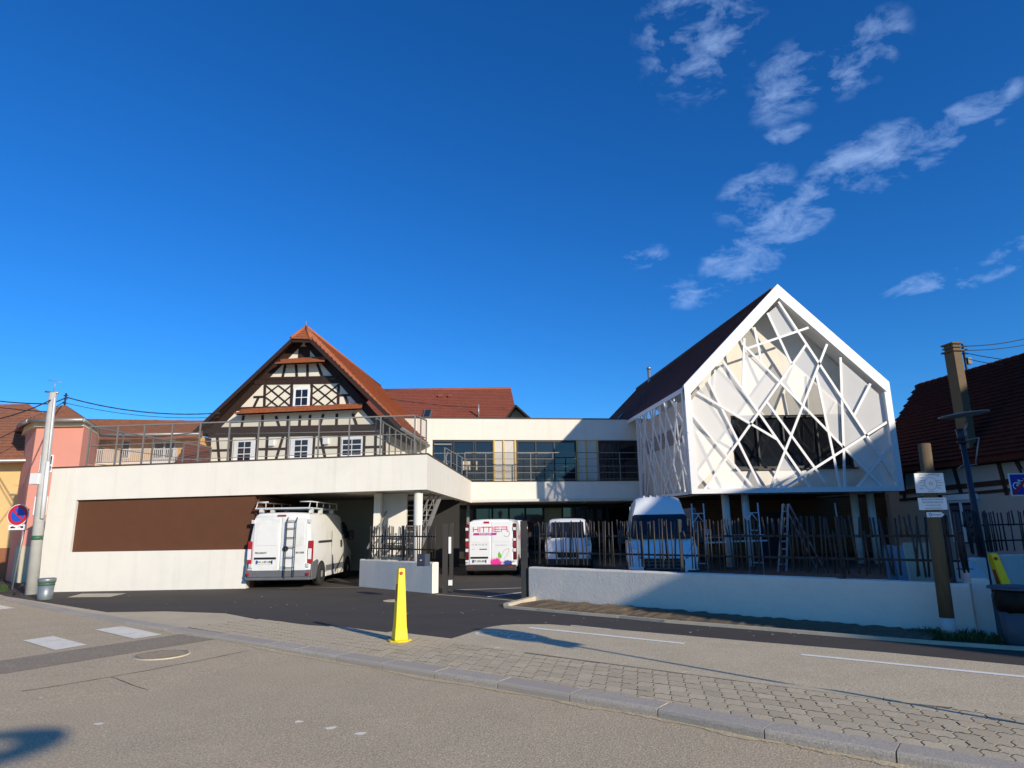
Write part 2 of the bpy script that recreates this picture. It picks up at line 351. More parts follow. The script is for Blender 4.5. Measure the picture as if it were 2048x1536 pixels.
# ------------------------------------------------------------------ ground, road, kerb, pavement, cycle path
KD = V((.798, -.602, 0)); KN = V((.602, .798, 0))            # along the kerb / away from the road
def kp(s, n, z=0.0): return KD * s + KN * n + V((0, 0, z))
def sn(P): return P.dot(KD), P.dot(KN)
KERB_PX = [(-40, 1190), (125, 1225), (250, 1247), (380, 1268), (500, 1286), (590, 1301), (764, 1330), (1012, 1370), (1139, 1392), (1315, 1422), (1512, 1461), (1792, 1510), (2100, 1562)]
KERB = [gz(x, y) for x, y in KERB_PX]
KERB = [V((-44, 42, 0)), V((-24, 26.6, 0))] + KERB + [V((8.5, 1.38, 0)), V((30, -14.8, 0)), V((60, -37, 0))]
def smooth(a, b, x):
    t = max(0, min(1, (x - a) / (b - a))); return t * t * (3 - 2 * t)
def road_z(P):
    s = P.dot(KD); return -0.012 - 0.05 * smooth(-12.5, -7.0, s)
sheet('ground', [(-900, -900), (900, -900), (900, 900), (-900, 900)], -0.2, 'ground')
def road():
    pts = []                                               # dense kerb line
    for a, b in zip(KERB, KERB[1:]):
        k = max(1, int((b - a).length / .5))
        pts += [a.lerp(b, i / k) for i in range(k)]
    pts.append(KERB[-1])
    m = MB(); rows = [0.0, 2.5, 6, 11, 20]
    for p in pts:
        for r in rows:
            q = p - KN * r; q.z = road_z(p); m.v.append(q)
    w = len(rows)
    for i in range(len(pts) - 1):
        for j in range(w - 1):
            m.f.append((i * w + j, i * w + j + 1, (i + 1) * w + j + 1, (i + 1) * w + j)); m.sm.append(True)
    o = m.build('road', 'road'); o['kind'] = 'structure'
    if o.data.polygons[0].normal.z < 0: o.data.flip_normals()
    return o
ROAD = road()
def road_patch(name, px, material, lift=.004, k=10, parent=None):
    a, b, c, d = [gz(x, y, -.05) for x, y in px]
    # settle the corners on the road surface
    def settle(x, y):
        z = -.05
        for _ in range(4): P = gz(x, y, z); z = road_z(P) + lift
        return gz(x, y, z)
    a, b, c, d = [settle(x, y) for x, y in px]
    m = MB()
    for i in range(k + 1):
        for j in range(k + 1):
            p = a.lerp(b, i / k).lerp(d.lerp(c, i / k), j / k); p.z = road_z(p) + lift; m.v.append(p)
    for i in range(k):
        for j in range(k):
            m.f.append((i * (k + 1) + j, (i + 1) * (k + 1) + j, (i + 1) * (k + 1) + j + 1, i * (k + 1) + j + 1)); m.sm.append(False)
    o = m.build(name, material, parent if parent is not None else ROAD)
    if o.data.polygons[0].normal.z < 0: o.data.flip_normals()
    return o
road_patch('repair_strip', [(-60, 1330), (362, 1268), (432, 1278), (-60, 1358)], 'road_patch')
for q in ([(45, 1280.6), (106.8, 1272), (174.6, 1289.5), (110.6, 1300)], [(189.7, 1259), (245, 1252), (324, 1269), (269, 1277.6)], [(-62, 1209), (-25, 1205), (30, 1216), (-8, 1220)]):
    road_patch('crossing_bar', q, 'marking', .008)
def crack(pts, w=.012):
    m = MB(); P = []
    for x, y in pts:
        z = -.05
        for _ in range(4): z = road_z(gz(x, y, z)) + .003
        P.append(gz(x, y, z))
    fine = []
    for a, b in zip(P, P[1:]):
        k = max(2, int((b - a).length / .12)); fine += [a.lerp(b, i / k) + V((random.uniform(-.012, .012), random.uniform(-.012, .012), 0)) for i in range(k)]
    for a, b in zip(fine, fine[1:]):
        d = (b - a).normalized().cross(V((0, 0, 1))) * w * random.uniform(.5, 1.2)
        z = V((0, 0, 1))
        q = [a - d, b - d, b + d, a + d]
        for p in q: p.z = road_z(p) + .004
        m.add(q, [(0, 1, 2, 3)])
    o = m.build('road_crack', 'joint', ROAD); return o
crack([(45, 1382), (120, 1371), (221, 1354), (400, 1321), (512, 1298)], .012)
crack([(221, 1354), (250, 1363), (275, 1373), (305, 1382)], .007)
mh = gz(324, 1313, -.05); mh.z = road_z(mh)
m = MB(); m.lathe(mh + V((0, 0, -.02)), [(.385, 0), (.385, .026), (.365, .027)], 40); mc = m.build('manhole_frame', 'concrete_walk', ROAD)
m = MB(); m.lathe(mh + V((0, 0, -.02)), [(.36, 0), (.36, .031)], 40)
for i in range(-4, 5):
    for j in range(-4, 5):
        if i * i + j * j < 18: c = mh + V((i * .075, j * .075, .011)); m.box(c - V((.025, .012, 0)), c + V((.025, .012, .005)))
m.build('manhole_cover', 'iron', ROAD)
for (x, y, r) in [(597, 1452, .045), (660, 1466, .07), (720, 1477, .06), (197, 1457, .05), (80, 1406, .02)]:
    c = gz(x, y, -.1); m = MB(); k = 9
    m.poly([V((c.x + r * random.uniform(.5, 1.3) * math.cos(6.283 * i / k), c.y + r * random.uniform(.5, 1.2) * math.sin(6.283 * i / k), road_z(c) + .004)) for i in range(k)])
    m.build('tar_spot' if False else 'pale_spot', 'marking', ROAD)

# everything behind the kerb: fresh asphalt of the forecourt and yard
inner = [p + KN * .02 for p in KERB]
sheet('forecourt', [(p.x, p.y) for p in inner] + [(80, -20), (80, 90), (-80, 90), (-80, 60)], 0.0, 'new_asphalt')
WALK_PX = [(215, 1225), (330, 1223), (450, 1227), (512, 1239), (620, 1251), (700, 1256), (780, 1266), (895, 1280), (1000, 1297), (1250, 1330), (1512, 1365), (1768, 1399), (2048, 1428)]
walk_top = [V((-44, 44.5, 0)), V((-24, 28, 0)), gz(12, 1193)] + [gz(x, y) for x, y in WALK_PX] + [kp(6, 8.1), kp(40, 8.1)]
walk = sheet('pavement', [(p.x, p.y) for p in walk_top] + [(p.x, p.y) for p in reversed([q + KN * .1 for q in KERB[:-1]])], .004, 'concrete_walk')
PATH_PX = [(895, 1280), (975, 1255), (1005, 1250.5), (1032, 1249), (1100, 1249), (1250, 1261), (1512, 1284), (1768, 1305), (2048, 1332)]
path_top = [gz(x, y) for x, y in PATH_PX] + [kp(6, 10.65), kp(9, 10.7)]
path = sheet('cycle_path', [(p.x, p.y) for p in path_top] + [tuple(kp(9, 8.12)[:2]), tuple(kp(6, 8.12)[:2])] + [tuple(gz(x, y)[:2]) for x, y in reversed(WALK_PX[8:])], .004, 'path_asphalt')
# kerb stones
kj = [-40, 125, 250, 330, 430, 530, 590, 672, 764, 869, 995, 1139, 1315, 1528, 1792]
def kerb_at(px):
    for (a, b) in zip(KERB_PX, KERB_PX[1:]):
        if a[0] <= px <= b[0]:
            t = (px - a[0]) / (b[0] - a[0]); return gz(px, a[1] + t * (b[1] - a[1]))
kpts = [V((-24, 26.6, 0))] + [kerb_at(x) for x in kj]
last = kpts[-1]
for i in range(1, 9): kpts.append(last + (V((8.5, 1.38, 0)) - last).normalized() * 1.05 * i)
kerb = struct('kerb')
for a, b in zip(kpts, kpts[1:]):
    n_ = max(1, round((b - a).length / 1.25)) if (b - a).length > 1.9 else 1
    for q in range(n_):
        p0 = a.lerp(b, q / n_); p1 = a.lerp(b, (q + 1) / n_); d = (p1 - p0).normalized(); nn = V((-d.y, d.x, 0)); p0 = p0 + d * .006; p1 = p1 - d * .006
        w = .27; t = .0225 + random.uniform(-.001, .001); prof = [(0.012, -.22), (0, -.06), (0, t - .035), (.008, t - .012), (.03, t), (w, t), (w, -.22)]
        m = MB(); k = len(prof); vs = [p0 + nn * x + V((0, 0, z)) for x, z in prof] + [p1 + nn * x + V((0, 0, z)) for x, z in prof]
        m.add(vs, [tuple(range(k)), tuple(range(2 * k - 1, k - 1, -1))] + [(i, i + k, (i + 1) % k + k, (i + 1) % k) for i in range(k)])
        m.build('kerb_stone', 'kerb', kerb)
gs = MB(); gp = [kerb_at(x) for x in range(300, 2090, 12)]
for i, p in enumerate(gp):
    w = .05 + .05 * math.sin(i * .37) * math.sin(i * .11) + random.uniform(0, .04)
    for o_ in (0.002, -w * .5, -w): q = p + KN * o_; q.z = road_z(p) + .004; gs.v.append(q)
for i in range(len(gp) - 1):
    for j in range(2): k = i * 3 + j; gs.f.append((k, k + 1, k + 4, k + 3)); gs.sm.append(False)
gs.build('gutter_sand', 'gutter_sand', ROAD)
# interlocking pavers: 300 nearest singly, the rest joined
PW, PD = .196, .198
def paver_shape():
    a, b = .011, .019; w, d = PW, PD
    bot = [(t * w, f * a) for t, f in ((0, 0), (.125, 1), (.375, -1), (.5, 0), (.625, 1), (.875, -1))]
    right = [(w + f * b, t * d) for t, f in ((0, 0), (.28, 1), (.72, -1))]
    top = [(x, y + d) for x, y in reversed([(t * w, f * a) for t, f in ((.125, 1), (.375, -1), (.5, 0), (.625, 1), (.875, -1), (1, 0))])]
    left = [(f * b, t * d) for t, f in ((1, 0), (.72, -1), (.28, 1))]
    ring_ = bot + right + top + left; g = .0065
    return [((x - w / 2) * (1 - 2 * g / w), (y - d / 2) * (1 - 2 * g / d)) for x, y in ring_]
RING = paver_shape(); NR = len(RING)
PV = [V((x, y, -.002)) for x, y in RING] + [V((x, y, .0145)) for x, y in RING] + [V((x * .97, y * .97, .0155)) for x, y in RING]
PF = [tuple(range(2 * NR, 3 * NR))] + [(i, (i + 1) % NR, (i + 1) % NR + NR, i + NR) for i in range(NR)] + [(i + NR, (i + 1) % NR + NR, (i + 1) % NR + 2 * NR, i + 2 * NR) for i in range(NR)]
m = MB(); m.add(PV, PF); pav_me = m.me('paver'); pav_me.materials.append(MATS['paver']); pav_me.materials.append(MATS['joint'])
def dirty_sides(me):
    for i, p in enumerate(me.polygons): p.material_index = 1 if 1 <= i % (1 + 2 * NR) <= NR else 0
dirty_sides(pav_me)
slots = []
ks = [sn(p) for p in walk_top]
def top_n(s):
    for a, b in zip(ks, ks[1:]):
        if a[0] <= s <= b[0]: return a[1] + (b[1] - a[1]) * (s - a[0]) / (b[0] - a[0])
    return 8.1
def kerb_n(s):
    kk = [sn(p) for p in KERB]
    for a, b in zip(kk, kk[1:]):
        if a[0] <= s <= b[0]: return a[1] + (b[1] - a[1]) * (s - a[0]) / (b[0] - a[0])
    return 6.2
r = 0; nn = 6.585
while nn < 8.3:
    s = -12.5 + (PW / 2 if r % 2 else 0)
    while s < 2.6:
        if nn + PD / 2 < top_n(s) + .03 and nn - PD / 2 > kerb_n(s) + .14: slots.append((s, nn))
        s += PW
    r += 1; nn += PD
slots.sort(key=lambda q: (kp(*q) - CAMP).length if True else 0)
invis = lambda q: (lambda P: abs(P.x) > P.y * .86)(kp(*q))
vis = [q for q in slots if not invis(q)]; rest = vis[300:] + [q for q in slots if invis(q)]
kang = math.atan2(KD.y, KD.x)
for (s, n_) in vis[:300]:
    o = bpy.data.objects.new('paver', pav_me); _link(o, walk); o.location = kp(s, n_, .004 + random.uniform(-.003, .002)); o.rotation_euler = (random.uniform(-.008, .008), random.uniform(-.008, .008), kang)
m = MB(); Rz = Matrix.Rotation(kang, 3, 'Z')
for (s, n_) in rest:
    c = kp(s, n_, .004 + random.uniform(-.003, .002)); m.add([c + Rz @ p for p in PV], PF)
o = m.build('paver_field', 'paver', walk); o['kind'] = 'stuff'; o.data.materials.append(MATS['joint']); dirty_sides(o.data)
sheet('paver_bed', [tuple(kp(s, n_)[:2]) for s, n_ in [(-10.4, 6.53), (2.5, 6.51), (2.5, 8.0), (-9.6, 7.97)]], .0155, 'joint', walk)
# edging strip between pavers and cycle path
m = MB(); ed = [gz(x, y) for x, y in WALK_PX[6:]] + [kp(4, 8.1)]
for a, b in zip(ed, ed[1:]):
    k = max(1, round((b - a).length / .9)); d = (b - a).normalized(); q = V((-d.y, d.x, 0)) * .07; a = a - V((-d.y, d.x, 0)) * .035; b = b - V((-d.y, d.x, 0)) * .035
    for i in range(k):
        p0 = a.lerp(b, i / k) + d * .004; p1 = a.lerp(b, (i + 1) / k) - d * .004
        mm = MB(); mm.hexa([p0 - q + V((0, 0, -.05)), p1 - q + V((0, 0, -.05)), p1 + q + V((0, 0, -.05)), p0 + q + V((0, 0, -.05)), p0 - q + V((0, 0, .0215)), p1 - q + V((0, 0, .0215)), p1 + q + V((0, 0, .0215)), p0 + q + V((0, 0, .0215))])
        mm.build('edging_stone', 'concrete_walk', path)
def line(name, a, b, w, z, material, parent):
    d = (b - a).normalized(); q = V((-d.y, d.x, 0)) * (w / 2); n = 24; m = MB()
    L = [a.lerp(b, i / n) - q * random.uniform(.85, 1.05) for i in range(n + 1)]; R_ = [a.lerp(b, i / n) + q * random.uniform(.85, 1.05) for i in range(n + 1)]
    for p in L + R_: p.z = z
    m.add(L + R_, [(i, i + 1, i + n + 2, i + n + 1) for i in range(n)]); o = m.build(name, material, parent)
    if o.data.polygons[0].normal.z < 0: o.data.flip_normals()
line('painted_line', gz(1059, 1256), gz(1369, 1288), .11, .0085, 'marking_new', path)
line('painted_line', gz(1602, 1310), gz(2120, 1362), .11, .0085, 'marking_new', path)
line('painted_line', gz(1142, 1251.5), gz(1222, 1259.5), .06, .0085, 'marking', path)
# worn bicycle pictogram on the cycle path
c0 = gz(1010, 1271); bu = V((.80, -.6, 0)); bv = V((.6, .8, 0)); m = MB()
def flat_ring(m, c, r, w, n=22):
    k = len(m.v)
    for i in range(n):
        t = 6.28318 * i / n; e = bu * math.cos(t) + bv * math.sin(t); m.v += [c + e * (r - w / 2), c + e * (r + w / 2)]
    for i in range(n): j = (i + 1) % n; m.f.append((k + 2 * i, k + 2 * i + 1, k + 2 * j + 1, k + 2 * j)); m.sm.append(False)
def flat_bar(m, a, b, w):
    d = (b - a).normalized(); q = V((-d.y, d.x, 0)) * w / 2; m.add([a - q, b - q, b + q, a + q], [(0, 1, 2, 3)])
z0 = V((0, 0, .0085)); w1 = c0 - bu * .34 + z0; w2 = c0 + bu * .34 + z0
flat_ring(m, w1, .22, .05); flat_ring(m, w2, .22, .05); top1 = c0 - bu * .12 + bv * .3 + z0; top2 = c0 + bu * .2 + bv * .33 + z0; ped = c0 - bu * .03 + z0
for a, b in ((w1, top1), (top1, ped), (ped, w1), (top1, top2), (ped, top2), (w2, top2), (top2, top2 + bv * .1 - bu * .06)): flat_bar(m, a, b, .045)
m.build('bicycle_mark', 'marking', path)
# forecourt details
fc = bpy.data.objects['forecourt']
sheet('pale_slab', [tuple(gz(x, y)[:2]) for x, y in [(133.6, 1195), (164, 1187.6), (253, 1186.9), (219.7, 1194.3)]], .005, 'edging', fc)
m = MB(); m.lathe(gz(788, 1201.5) + V((0, 0, -.02)), [(.27, 0), (.27, .027)], 28); m.build('utility_cover', 'concrete_walk', fc)
line('threshold_strip', gz(560, 1177), gz(720, 1174.5), .05, .005, 'concrete_walk', fc)
line('gate_rail', gz(873, 1189), gz(1050, 1203), .09, .006, 'concrete_walk', fc)
line('parking_line', gz(882, 1181), gz(1046, 1176), .08, .005, 'marking_new', fc)
line('parking_line', gz(975, 1194), gz(1046, 1184.5), .1, .005, 'marking_new', fc)
for i in range(46):
    x = random.uniform(150, 1650); y = random.uniform(1192, 1235) if x < 860 else 1216 + (x - 1000) * .062 + random.uniform(6, 26)
    c = gz(x, y); rr = random.uniform(.008, .03); m = MB(); k = 6; a0 = random.random()
    m.poly([V((c.x + rr * random.uniform(.6, 1.3) * math.cos(6.283 * i2 / k + a0), c.y + rr * random.uniform(.5, 1) * math.sin(6.283 * i2 / k + a0), .009)) for i2 in range(k)])
    if i == 0: chips = MB()
    chips.add(m.v, m.f)
chips.build('paint_chips', 'marking', fc, kind='stuff')
# ------------------------------------------------------------------ terrace building (left, with the brown panel and open garage)
TF = Pl(gz(72, 1184.6)[:2], gz(492, 1177)[:2])
zt = lambda u: 3.76 + (4.092 - 3.76) * u / 11.84           # top of the parapet
zb = lambda u: 2.745 + (2.957 - 2.745) * u / 11.84         # underside of the band
T = thing('terrace_building', 'low white rendered building with brown panel, open garage and roof terrace', 'building', TF.P(0, 0))
UE = 11.84
m = MB(); m.pquad(TF, [(0, -.2), (.855, -.2), (.855, zb(.855)), (0, zb(0))], -.3, 0); m.build('corner_pier', 'render_white', T)
m = MB(); m.pquad(TF, [(.858, -.2), (6.3, -.2), (6.3, 1.172), (.858, 1.172)], -.3, -.002); m.build('sill_wall', 'render_white', T)
m = MB(); m.pquad(TF, [(.85, 1.1), (6.36, 1.1), (6.36, 2.9), (.85, 2.8)], -.34, -.11); m.build('brown_panel', 'brown_panel', T)
m = MB(); m.pbox(TF, 6.30, 6.42, -.1, 2.84, -7.5, -.3005); m.build('garage_side_wall', 'brown_panel', T)
m = MB(); m.pbox(TF, 6.29, 6.303, -.1, 1.17, -.305, -.3); m.build('wall_end', 'render_white', T)
m = MB(); m.pquad(TF, [(0, zb(0)), (UE, zb(UE)), (UE, zt(UE)), (0, zt(0))], -.3, .004); m.build('fascia_band', 'render_white', T)
# right-hand band running back to the balcony
FARR = V((-2.12, 33.0, 0)); RT = Pl((-2.79, 21.02), FARR[:2])
RE = RT.L; zr = lambda u: 4.088 - .09 * u / RE; zrb = lambda u: 2.957 - .04 * u / RE
m = MB(); m.pquad(RT, [(0, zrb(0)), (RE, zrb(RE)), (RE, zr(RE)), (0, zr(0))], -.3, .0); m.build('side_band', 'render_white', T)
m = MB(); m.pquad(TF, [(-.03, zt(0) + .001), (UE + .03, zt(UE) + .001), (UE + .03, zt(UE) + .04), (-.03, zt(0) + .04)], -.33, .03)
m.pquad(RT, [(.0, zr(0) + .003), (RE, zr(RE) + .003), (RE, zr(RE) + .042), (0, zr(0) + .042)], -.33, .03); m.build('coping', 'coping', T)
m = MB(); m.hexa([TF.P(.1, 2.93, -.3), TF.P(UE - .3, 2.98, -.3), RT.P(RE, 2.98, -.3), TF.P(1.6, 2.93, -9), TF.P(.1, 3.3, -.3), TF.P(UE - .3, 3.4, -.3), RT.P(RE, 3.4, -.3), TF.P(1.6, 3.3, -9)]); m.build('terrace_slab', 'soffit', T)
m = MB(); m.pbox(TF, 0, .3, -.2, 3.7, -9, -.3); m.build('side_wall', 'render_white', T)
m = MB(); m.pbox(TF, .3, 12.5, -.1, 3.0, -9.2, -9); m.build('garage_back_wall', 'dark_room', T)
p0 = TF.uv(745, 1100, -1.5)[0]; p1 = TF.uv(758, 1100, -1.5)[0]
m = MB(); m.pbox(TF, p0, p1, -.1, 2.95, -9, -1.5); m.build('garage_pillar', 'render_white', T)
m = MB(); m.pbox(TF, p1 - .02, p1 + .82, -.1, 2.95, -2.4, -2.1); m.build('stair_wall', 'render_white', T)
m = MB(); cl = gy(835, 1100, 21.35); m.tube((cl.x, cl.y, -.1), (cl.x, cl.y, 2.97), .145, n=28); m.build('round_column', 'render_white', T)
wh = gy(890, 1060, 30.3); m = MB(); m.box((wh.x - .05, wh.y, -.1), (wh.x + .55, wh.y + .25, 2.9)); m.build('wall_fin', 'render_cream', T)
# outside stair
ST = thing('metal_stair', 'grey galvanised outside stair rising to the terrace behind the round column', 'stair', (-4.3, 21.6, 0))
a0 = V((-4.72, 21.35, .12)); a1 = V((-3.98, 26.5, 3.75)); wd = V((1.32, -.15, 0))
for off, nm in ((V((0, 0, 0)), 'stringer'), (wd, 'stringer')):
    m = MB(); m.beam(a0 + off, a1 + off, .05, .26); m.build(nm, 'galv', ST)
for i in range(19):
    c = a0.lerp(a1, (i + .5) / 19) + V((0, 0, .05)); m = MB(); d = V((.14, .98, 0)) * .13; e = wd * .98
    z = V((0, 0, .035)); m.hexa([c - d, c + e - d, c + e + d, c + d, c - d + z, c + e - d + z, c + e + d + z, c + d + z]); m.build('tread', 'galv', ST)
for off in (V((0, 0, 0)), wd):
    m = MB(); up = V((0, 0, 1.0)); m.beam(a0 + off + up, a1 + off + up, .045, .045); m.beam(a0 + off + up * .55, a1 + off + up * .55, .03, .03)
    for i in range(6): c = a0.lerp(a1, (i + .3) / 5.6) + off; m.tube(c, c + up, .02, n=6)
    m.build('handrail', 'galv', ST)

# ------------------------------------------------------------------ terrace and balcony railings
def railing(name, label, pts, posts, h=1.28, mid=True, mesh=True, h0=0.0, mt='galv_dull'):
    t = thing(name, label, 'railing', pts[0])
    up = V((0, 0, 1)); m = MB()
    for a, b in zip(pts, pts[1:]): m.beam(a + up * h, b + up * h, .042, .042)
    m.build('top_rail', mt, t)
    if mid:
        m = MB()
        for a, b in zip(pts, pts[1:]): m.beam(a + up * (h * .52), b + up * (h * .52), .024, .024); m.beam(a + up * .1, b + up * .1, .02, .02)
        m.build('mid_rail', mt, t)
    for p in posts:
        m = MB(); m.beam(p + up * h0, p + up * h, .042, .05, (0, 1, 0)); m.build('post', mt, t)
    if mesh:
        m = MB()
        for a, b in zip(pts, pts[1:]): m.add([a + up * .1, b + up * .1, b + up * (h - .02), a + up * (h - .02)], [(0, 1, 2, 3)])
        m.build('wire_mesh', 'rail_mesh', t)
    return t
def on_top(px, o=-.12):
    u = TF.uv(px, 900, o)[0]; return TF.P(u, zt(u) + .04, o)
fr = [on_top(x) for x in (176, 232, 285, 341, 397, 456, 515, 576, 636, 697, 760, 829)]
railing('terrace_railing', 'grey mesh railing along the front edge of the roof terrace', [fr[0], fr[-1]], fr)
bl = V((-12.95, 27.6, 3.95)); lf = [fr[0].lerp(bl, t) for t in (.22, .45, .72, 1)]
railing('terrace_railing', 'grey mesh railing running back along the left edge of the terrace', [fr[0] + V((.03, .06, 0)), bl], lf)
rb = V((-2.98, 22.1, 4.1)); railing('terrace_railing', 'short grey mesh railing at the right front corner of the terrace', [fr[-1] + V((.04, .08, 0)), rb], [fr[-1].lerp(rb, .5), rb])
sa = V((-4.55, 21.3, 4.08)); sb = V((-4.1, 27.2, 4.0)); railing('terrace_railing', 'grey railing with many posts guarding the stair opening on the terrace', [sa, sb], [sa.lerp(sb, i / 7) for i in range(8)], mesh=False)
sc = V((-2.9, 27.4, 4.0)); sd = V((-2.35, 32.9, 4.0)); railing('terrace_railing', 'grey railing on the right terrace edge leading to the balcony', [sc, sd], [sc.lerp(sd, i / 4) for i in range(5)], h=1.05, mesh=False)
BL_, BR_ = V((-2.15, 33.0, 0)), V((6.75, 34.2, 0))
BF = Pl(BL_[:2], BR_[:2])
bp = [BF.P(BF.uv(x, 930)[0], 3.98, -.08) for x in (930, 972, 1062, 1107, 1152, 1197, 1241, 1277)]
railing('balcony_railing', 'long thin grey railing in front of the upper floor windows', [bp[0], bp[-1]], bp, h=1.48, mesh=False)
m = MB(); a, b = bp[0], bp[-1]; up = V((0, 0, 1)); rl = bpy.data.objects['balcony_railing']
for k in (.3, .78): m.beam(a + up * 1.48 * k, b + up * 1.48 * k, .022, .022)
m.build('lower_rail', 'galv_dull', rl)
m = MB(); m.add([a + up * .1, bp[3] + up * .1, bp[3] + up * 1.44, a + up * 1.44], [(0, 1, 2, 3)]); m.build('wire_mesh', 'rail_mesh', rl)

# ------------------------------------------------------------------ link building with balcony
UF = Pl((-6.0, 33.72), (6.9, 35.42))                        # upper facade, set back behind the balcony
B = thing('link_building', 'flat roofed cream link building with balcony and dark glazing', 'building', (0, 34, 0))
def uu(px, y=900): return UF.uv(px, y)[0]
ztop = UF.uv(1050, 838)[1]; zband = UF.uv(1050, 880)[1]; zfl = 3.9
uR = uu(1300)
m = MB(); m.pquad(UF, [(-.3, zband), (uR, zband), (uR, ztop), (-.3, ztop)], -.35, .0); m.build('parapet_band', 'render_cream', B)
m = MB(); m.pquad(UF, [(-.33, ztop + .002), (uR, ztop + .002), (uR, ztop + .06), (-.33, ztop + .06)], -.4, .04); m.build('coping', 'coping', B)
m = MB(); m.pbox(UF, -.3, uu(865), 2.9, zband - .001, -.35, -.003); m.build('wall', 'render_cream', B)
m = MB(); m.pquad(BF, [(0, 2.93), (BF.L, 2.93), (BF.L, 3.96), (0, 3.96)], -.3, 0); m.build('balcony_band', 'render_cream', B)
m = MB(); m.pquad(BF, [(0, 3.962), (BF.L, 3.962), (BF.L, 4.0), (0, 4.0)], -.33, .03); m.build('balcony_coping', 'coping', B)
m = MB(); m.pbox(BF, -1, BF.L, 3.1, 3.85, -3.5, -.3); m.build('balcony_slab', 'soffit', B)
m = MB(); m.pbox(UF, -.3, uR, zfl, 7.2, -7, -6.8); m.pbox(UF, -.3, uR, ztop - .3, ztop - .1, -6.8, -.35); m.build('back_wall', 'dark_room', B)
# glazing: groups of panes with dark frames; between them bare insulation boards with yellow battens
def glazed(px0, px1, splits, frame='frame_dark', glass='glass_dark', zlo=zfl, zhi=None):
    zhi = zhi or zband - .01
    u0, u1 = uu(px0), uu(px1); w = thing_part(B, 'window')
    f = .07
    m = MB(); m.pbox(UF, u0, u1, zhi - .1, zhi, -.2, -.05); m.pbox(UF, u0, u1, zlo, zlo + .08, -.2, -.05)
    us = [u0] + [uu(s) for s in splits] + [u1]
    for i, x in enumerate(us):
        a = x if i == 0 else (x - f if i == len(us) - 1 else x - f / 2); m.pbox(UF, a, a + f, zlo + .08, zhi - .1, -.2, -.055)
    fr_ = m.build('window', frame, B)
    for a, b in zip(us, us[1:]):
        m = MB(); m.pbox(UF, a + f / 2, b - f / 2, zlo + .07, zhi - .09, -.14, -.125); m.build('pane', glass, fr_)
    return fr_
def thing_part(*a): return None
glazed(866, 905, []); glazed(906, 987, [947, 951]); glazed(1034, 1153, [1072, 1109]); glazed(1198, 1280, [1238])
for px0, px1 in ((987, 1034), (1153, 1198)):
    u0, u1 = uu(px0), uu(px1); m = MB(); m.pbox(UF, u0, u1, zfl, zband - .002, -.25, -.1); m.build('insulation_board', 'osb', B)
    for k in (.04, .44, .93):
        x = u0 + (u1 - u0) * k; m = MB(); m.pbox(UF, x - .045, x + .045, zfl, zband - .004, -.1, -.04); m.build('batten', 'batten_yellow', B)
m = MB(); x = uu(868); m.pbox(UF, x, uu(903), zband - .28, zband - .2, -.05, .02); m.build('shutter_box', 'galv_dull', B)
for px0, px1, y0, y1 in ((926, 941, 922, 940), (949, 955, 922, 940)):
    a = UF.uv(px0, y1); b = UF.uv(px1, y0); m = MB(); m.pbox(UF, a[0], b[0], a[1], b[1], -.12, -.115); m.build('paper_notice', 'ink_line' if False else 'board_cream', B)
m = MB()
for px0, px1 in ((868, 902), (910, 944), (953, 984), (1037, 1070), (1076, 1106)):
    n_ = 12
    for i in range(n_):
        x = uu(px0) + (uu(px1) - uu(px0)) * (i + .5) / n_; z = UF.uv(px0, 906)[1]; m.pquad(UF, [(x - .028, z - .02), (x + .005, z + .02), (x + .028, z + .02), (x - .005, z - .02)], -.12, -.117)
m.build('safety_stickers', 'ink_line', B)
# ground floor under the balcony
GF = Pl((-4.0, 38.0), (7.5, 39.2))
def gg(px): return GF.uv(px, 1025)[0]
GW = [948, 951, 985, 1018, 1051, 1087, 1125, 1150, 1180, 1215, 1262]
m = MB(); m.pbox(GF, -1.5, GF.L, 2.75, 3.2, -.3, .0); m.build('lintel', 'frame_dark', B)
m = MB(); m.pbox(GF, -1.5, GF.L, .0, .35, -.3, 0); m.build('plinth', 'frame_dark', B)
for i, (a, b) in enumerate(zip(GW, GW[1:])):
    m = MB(); m.pbox(GF, gg(a) - .05, gg(a) + .05, .35, 2.75, -.15, 0); fr_ = m.build('mullion', 'frame_dark', B)
    m = MB(); m.pbox(GF, gg(a) + .05, gg(b) - .05, .35, 2.75, -.1, -.09)
    if i == 5: m.build('door_panel', 'board_cream', B)
    else: m.build('pane', 'glass_dark', B)
m = MB(); m.pbox(GF, -2.5, GF.L, 2.96, 3.09, -.3, 5.2); m.build('ceiling', 'soffit', B)
m = MB(); a = gy(938, 1080, 34.6); m.box((a.x - .12, a.y, 0), (a.x + .02, a.y + .1, 2.95)); m.build('downpipe', 'galv', B)
for px in (976, 1030, 1130, 1170):
    c = gy(px, 1014, 35.5); m = MB(); m.lathe((c.x, c.y, 2.93), [(.09, 0), (.1, .025)], 16); m.build('ceiling_lamp', 'sign_white', B)

# ------------------------------------------------------------------ gable building with white lattice screen
YF = 26.5
fl = gy(1384.7, 988, YF); frr = gy(1808.7, 983, YF); el_ = gy(1369, 769.5, YF); er_ = gy(1777, 768, YF); ap_ = gy(1555, 568, YF)
X0, X1 = fl.x, frr.x; ZB = 2.93; ZE = 7.43; ZA = ap_.z; XA = ap_.x
GP = Pl((X0, YF), (X1, YF)); GWID = X1 - X0; UA = XA - X0
def gq(zx, zy): return GP.uv(1230 + zx / 3.4133, 560 + zy / 3.4133)
DIRB = V((-.096, 1, 0)).normalized()                        # the long side runs back in this direction
G = thing('gable_building', 'modern gabled building on columns with dark brown roof', 'building', (XA, YF + 1, 0))
SC = thing('lattice_screen', 'white lattice screen of crossing bars in front of the gabled building', 'screen', (XA, YF, ZB))
FT = .26
